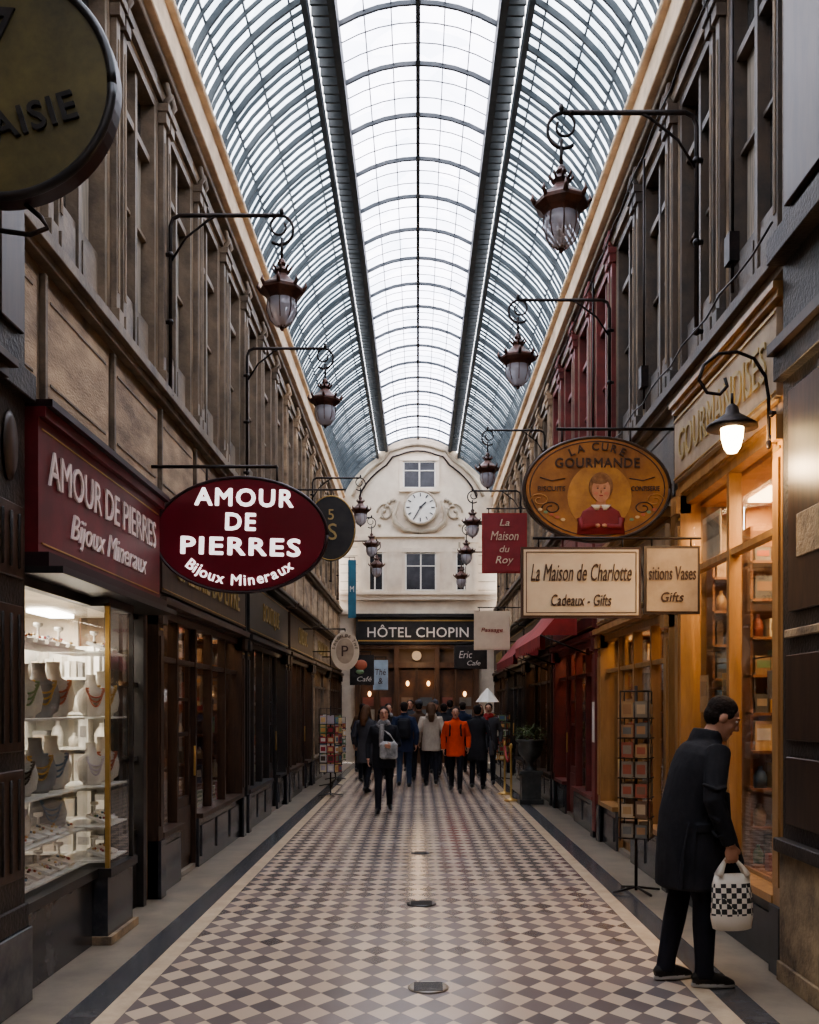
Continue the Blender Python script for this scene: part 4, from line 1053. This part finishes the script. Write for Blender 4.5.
def bagmat():
    m,t,oo=nt('checked_plastic_bag'); N=t.nodes; L=t.links
    tc=N.new('ShaderNodeTexCoord'); ck=N.new('ShaderNodeTexChecker'); ck.inputs['Scale'].default_value=34
    ck.inputs['Color1'].default_value=(.03,.03,.03,1); ck.inputs['Color2'].default_value=(.72,.67,.58,1)
    L.new(tc.outputs['Object'],ck.inputs['Vector'])
    s=N.new('ShaderNodeSeparateXYZ'); L.new(tc.outputs['Object'],s.inputs[0])
    g=N.new('ShaderNodeMath'); g.operation='GREATER_THAN'; g.inputs[1].default_value=.64; L.new(s.outputs[2],g.inputs[0])
    g2=N.new('ShaderNodeMath'); g2.operation='LESS_THAN'; g2.inputs[1].default_value=.46; L.new(s.outputs[2],g2.inputs[0])
    ad=N.new('ShaderNodeMath'); ad.operation='MAXIMUM'; L.new(g.outputs[0],ad.inputs[0]); L.new(g2.outputs[0],ad.inputs[1])
    mx=N.new('ShaderNodeMix'); mx.data_type='RGBA'; L.new(ad.outputs[0],mx.inputs[0]); L.new(ck.outputs[0],mx.inputs[6]); mx.inputs[7].default_value=(.72,.67,.58,1)
    p=N.new('ShaderNodeBsdfPrincipled'); p.inputs['Roughness'].default_value=.4; L.new(mx.outputs[2],p.inputs['Base Color']); L.new(p.outputs[0],oo.inputs[0]); return m
M_bag=bagmat()
def bagextra(e):
    n=28; vs=[];fs=[]
    prof=[(.375,.03,.09),(.385,.045,.115),(.45,.055,.125),(.55,.05,.122),(.64,.035,.115),(.70,.018,.105)]
    cx,cy=.265,.165
    for (z,rx,ry) in prof:
        for j in range(n):
            a=2*math.pi*j/n
            w=1+.12*math.sin(5*a+z*20)
            ca,sa=math.cos(a),math.sin(a)
            sa=math.copysign(abs(sa)**.7,sa)
            vs.append((cx+rx*ca*w,cy+ry*sa*(1+.03*math.sin(z*40+a*3)),z))
    k=len(prof)
    for i in range(k-1):
        for j in range(n):
            j2=(j+1)%n; fs.append((i*n+j,i*n+j2,(i+1)*n+j2,(i+1)*n+j))
    fs.append(tuple(range(n))[::-1]); fs.append(tuple((k-1)*n+j for j in range(n)))
    e.add(vs,fs,M_bag,None,True)
    for dx in (-.012,.012):
        e.tube([(cx+dx,cy-.08,.69),(cx+dx-.01,cy-.055,.735),(cx-.03,cy-.02,.785),(cx-.03,cy+.03,.785),(cx+dx-.01,cy+.065,.735),(cx+dx,cy+.09,.69)],[.022,.014,.009,.009,.014,.022],M_bag,8)
coatM=[(.585,.215,.20,0,.035),(.60,.23,.225,0,.04),(.75,.225,.235,0,.05),(.9,.205,.215,0,.04),(1.02,.19,.18,0,.01),(1.15,.195,.165,0,-.01),(1.28,.21,.16,0,-.025),(1.37,.21,.14,0,-.03),(1.42,.18,.12,0,-.03),(1.465,.115,.09,0,-.02),(1.50,.075,.075,0,-.01)]
def coatmore(b,U):
    b.loft([(.60,.10,.03,.06,.27),(.75,.10,.03,.06,.28),(1.0,.09,.03,.06,.20),(1.2,.07,.03,.05,.14)],C_black,16,f=U)
    b.box(.195,.215,-.02,.10,.93,.98,C_black)
    for q in range(4): b.tube([(.29,-.02+.02*q,1.22-.09*q),(.335,.05,1.19-.09*q),(.30,.12,1.2-.09*q)],.012,C_black,6)
    for q in range(5): b.tube([(.21-.01*q,-.12+.07*q,.60),(.205,-.10+.06*q,.80),(.19,-.06+.05*q,.98)],[.02,.014,.006],C_black,6)
    b.loft([(1.45,.10,.10,0,-.03),(1.49,.095,.095,0,-.03),(1.53,.082,.085,0,-.03)],C_black,20,f=U)
person(1.60,5.95,6,1.73,dict(pitch=15,hpitch=22,hyaw=-16,coat=coatM,feet=((-.10,.0),(.07,.0)),sr=1.22,lw=1.1,more=coatmore,
    arms=(((-.27,.10,1.12),(-.22,.24,.93)),((.285,.05,1.12),(.285,.15,.875))),handdir=((0,.5,-1),(0,.12,-1)),curl=(30,62),sole=C_sole,extra=bagextra),voxel=.0065,name='man_with_shopping_bag')
walk=((-.16,.05),(.17,.0)); walk2=((.17,.0),(-.16,.05)); still=((0,0),(.05,0))
aw=(((-.26,-.05,1.14),(-.26,.06,.92)),((.26,-.05,1.14),(.25,.0,.89)))
long_=[(.60,.20,.16,0,0),(.62,.21,.17,0,0),(.8,.20,.155,0,0),(.95,.185,.14,0,0),(1.08,.168,.12,0,0),(1.2,.178,.125,0,0),(1.32,.198,.128,0,0),(1.39,.20,.118,0,-.005),(1.44,.165,.10,0,-.01),(1.475,.105,.08,0,-.01),(1.50,.065,.065,0,-.008)]
mid_=[(.74,.19,.15,0,0),(.76,.20,.155,0,0),(.95,.19,.145,0,0),(1.08,.178,.135,0,0),(1.2,.19,.14,0,0),(1.32,.21,.142,0,0),(1.39,.21,.128,0,-.005),(1.44,.175,.105,0,-.01),(1.475,.105,.08,0,-.01),(1.50,.065,.065,0,-.008)]
bent=(((-.25,.0,1.13),(-.12,.2,1.12)),((.26,-.03,1.14),(.26,.06,.9)))
person(-.53,15.5,-88,1.63,dict(top=C_black,scarf=C_scarf,crossbag=C_white,hs='long',coat=mid_,feet=walk,arms=bent),name='woman')
person(.72,19.1,-95,1.63,dict(top=C_orange,coat=mid_,feet=walk2,arms=aw,hs='short',sr=1.2,backpack=C_black),name='pedestrian')
person(-.28,20.2,88,1.72,dict(top=C_navy,coat=mid_,feet=walk,arms=aw,leg=C_jean,backpack=C_black,sr=1.15),name='pedestrian')
person(.27,20.6,92,1.72,dict(top=C_beige,coat=mid_,feet=walk2,arms=aw,hs='long',hair=M_hairb,hood=1,sr=1.2,scarf=C_scarf),name='pedestrian')
person(1.17,19.7,80,1.66,dict(top=C_black,coat=long_,feet=walk,arms=aw,tote=C_grey),name='pedestrian')
person(1.5,21.2,-100,1.70,dict(top=C_grey,coat=mid_,feet=still,arms=aw,scarf=C_red),name='pedestrian')
person(-.98,18.9,60,1.66,dict(top=C_grey,coat=long_,feet=walk2,arms=aw,hs='long',hair=M_hairb,tote=C_brown),name='pedestrian')
person(.02,22.2,95,1.76,dict(top=C_brown,coat=mid_,feet=walk2,arms=aw,hs='hat'),name='pedestrian')
person(-.68,22.8,-80,1.70,dict(top=C_black,coat=long_,feet=walk,arms=aw,scarf=C_scarf),name='pedestrian')
person(.6,23.2,85,1.70,dict(top=C_black,coat=mid_,feet=walk,arms=aw),name='pedestrian')
person(-1.2,21.9,-60,1.6,dict(top=C_navy,coat=long_,feet=still,arms=aw,hs='long'),name='pedestrian')
for (x,y,a,h,o) in ((.42,25.0,-85,1.78,dict(top=C_black,hs='hat',coat=mid_)),(1.1,24.6,100,1.74,dict(top=C_navy,coat=long_)),(-.2,25.6,-95,1.8,dict(top=C_grey,coat=mid_)),(-1.35,24.4,70,1.7,dict(top=C_brown,coat=mid_)),(1.45,23.6,-70,1.68,dict(top=C_black,coat=mid_,hs='long')),(.85,26.6,90,1.8,dict(top=C_black,coat=mid_))):
    o.update(feet=still if y>25 else walk,arms=aw); person(x,y,a,h,o,voxel=.011,name='pedestrian')

# ------------------------------------------------------------ world, camera
w=bpy.data.worlds.new('world'); scene.world=w; w.use_nodes=True
bg=w.node_tree.nodes['Background']; bg.inputs[0].default_value=(.97,.95,.98,1); bg.inputs[1].default_value=6.0
cam=bpy.data.cameras.new('camera'); co=bpy.data.objects.new('camera',cam); COL.objects.link(co)
co.location=(0,0,1.65); co.rotation_euler=(R(90),0,0)
cam.sensor_fit='VERTICAL'; cam.sensor_height=36; cam.lens=36*1000/1024
cam.shift_y=194/1024; cam.shift_x=-8.5/1024; cam.clip_start=.05
scene.camera=co
scene.view_settings.view_transform='AgX'
try: scene.view_settings.look='AgX - Medium High Contrast'
except Exception as ex: print(ex)
scene.view_settings.exposure=0.35
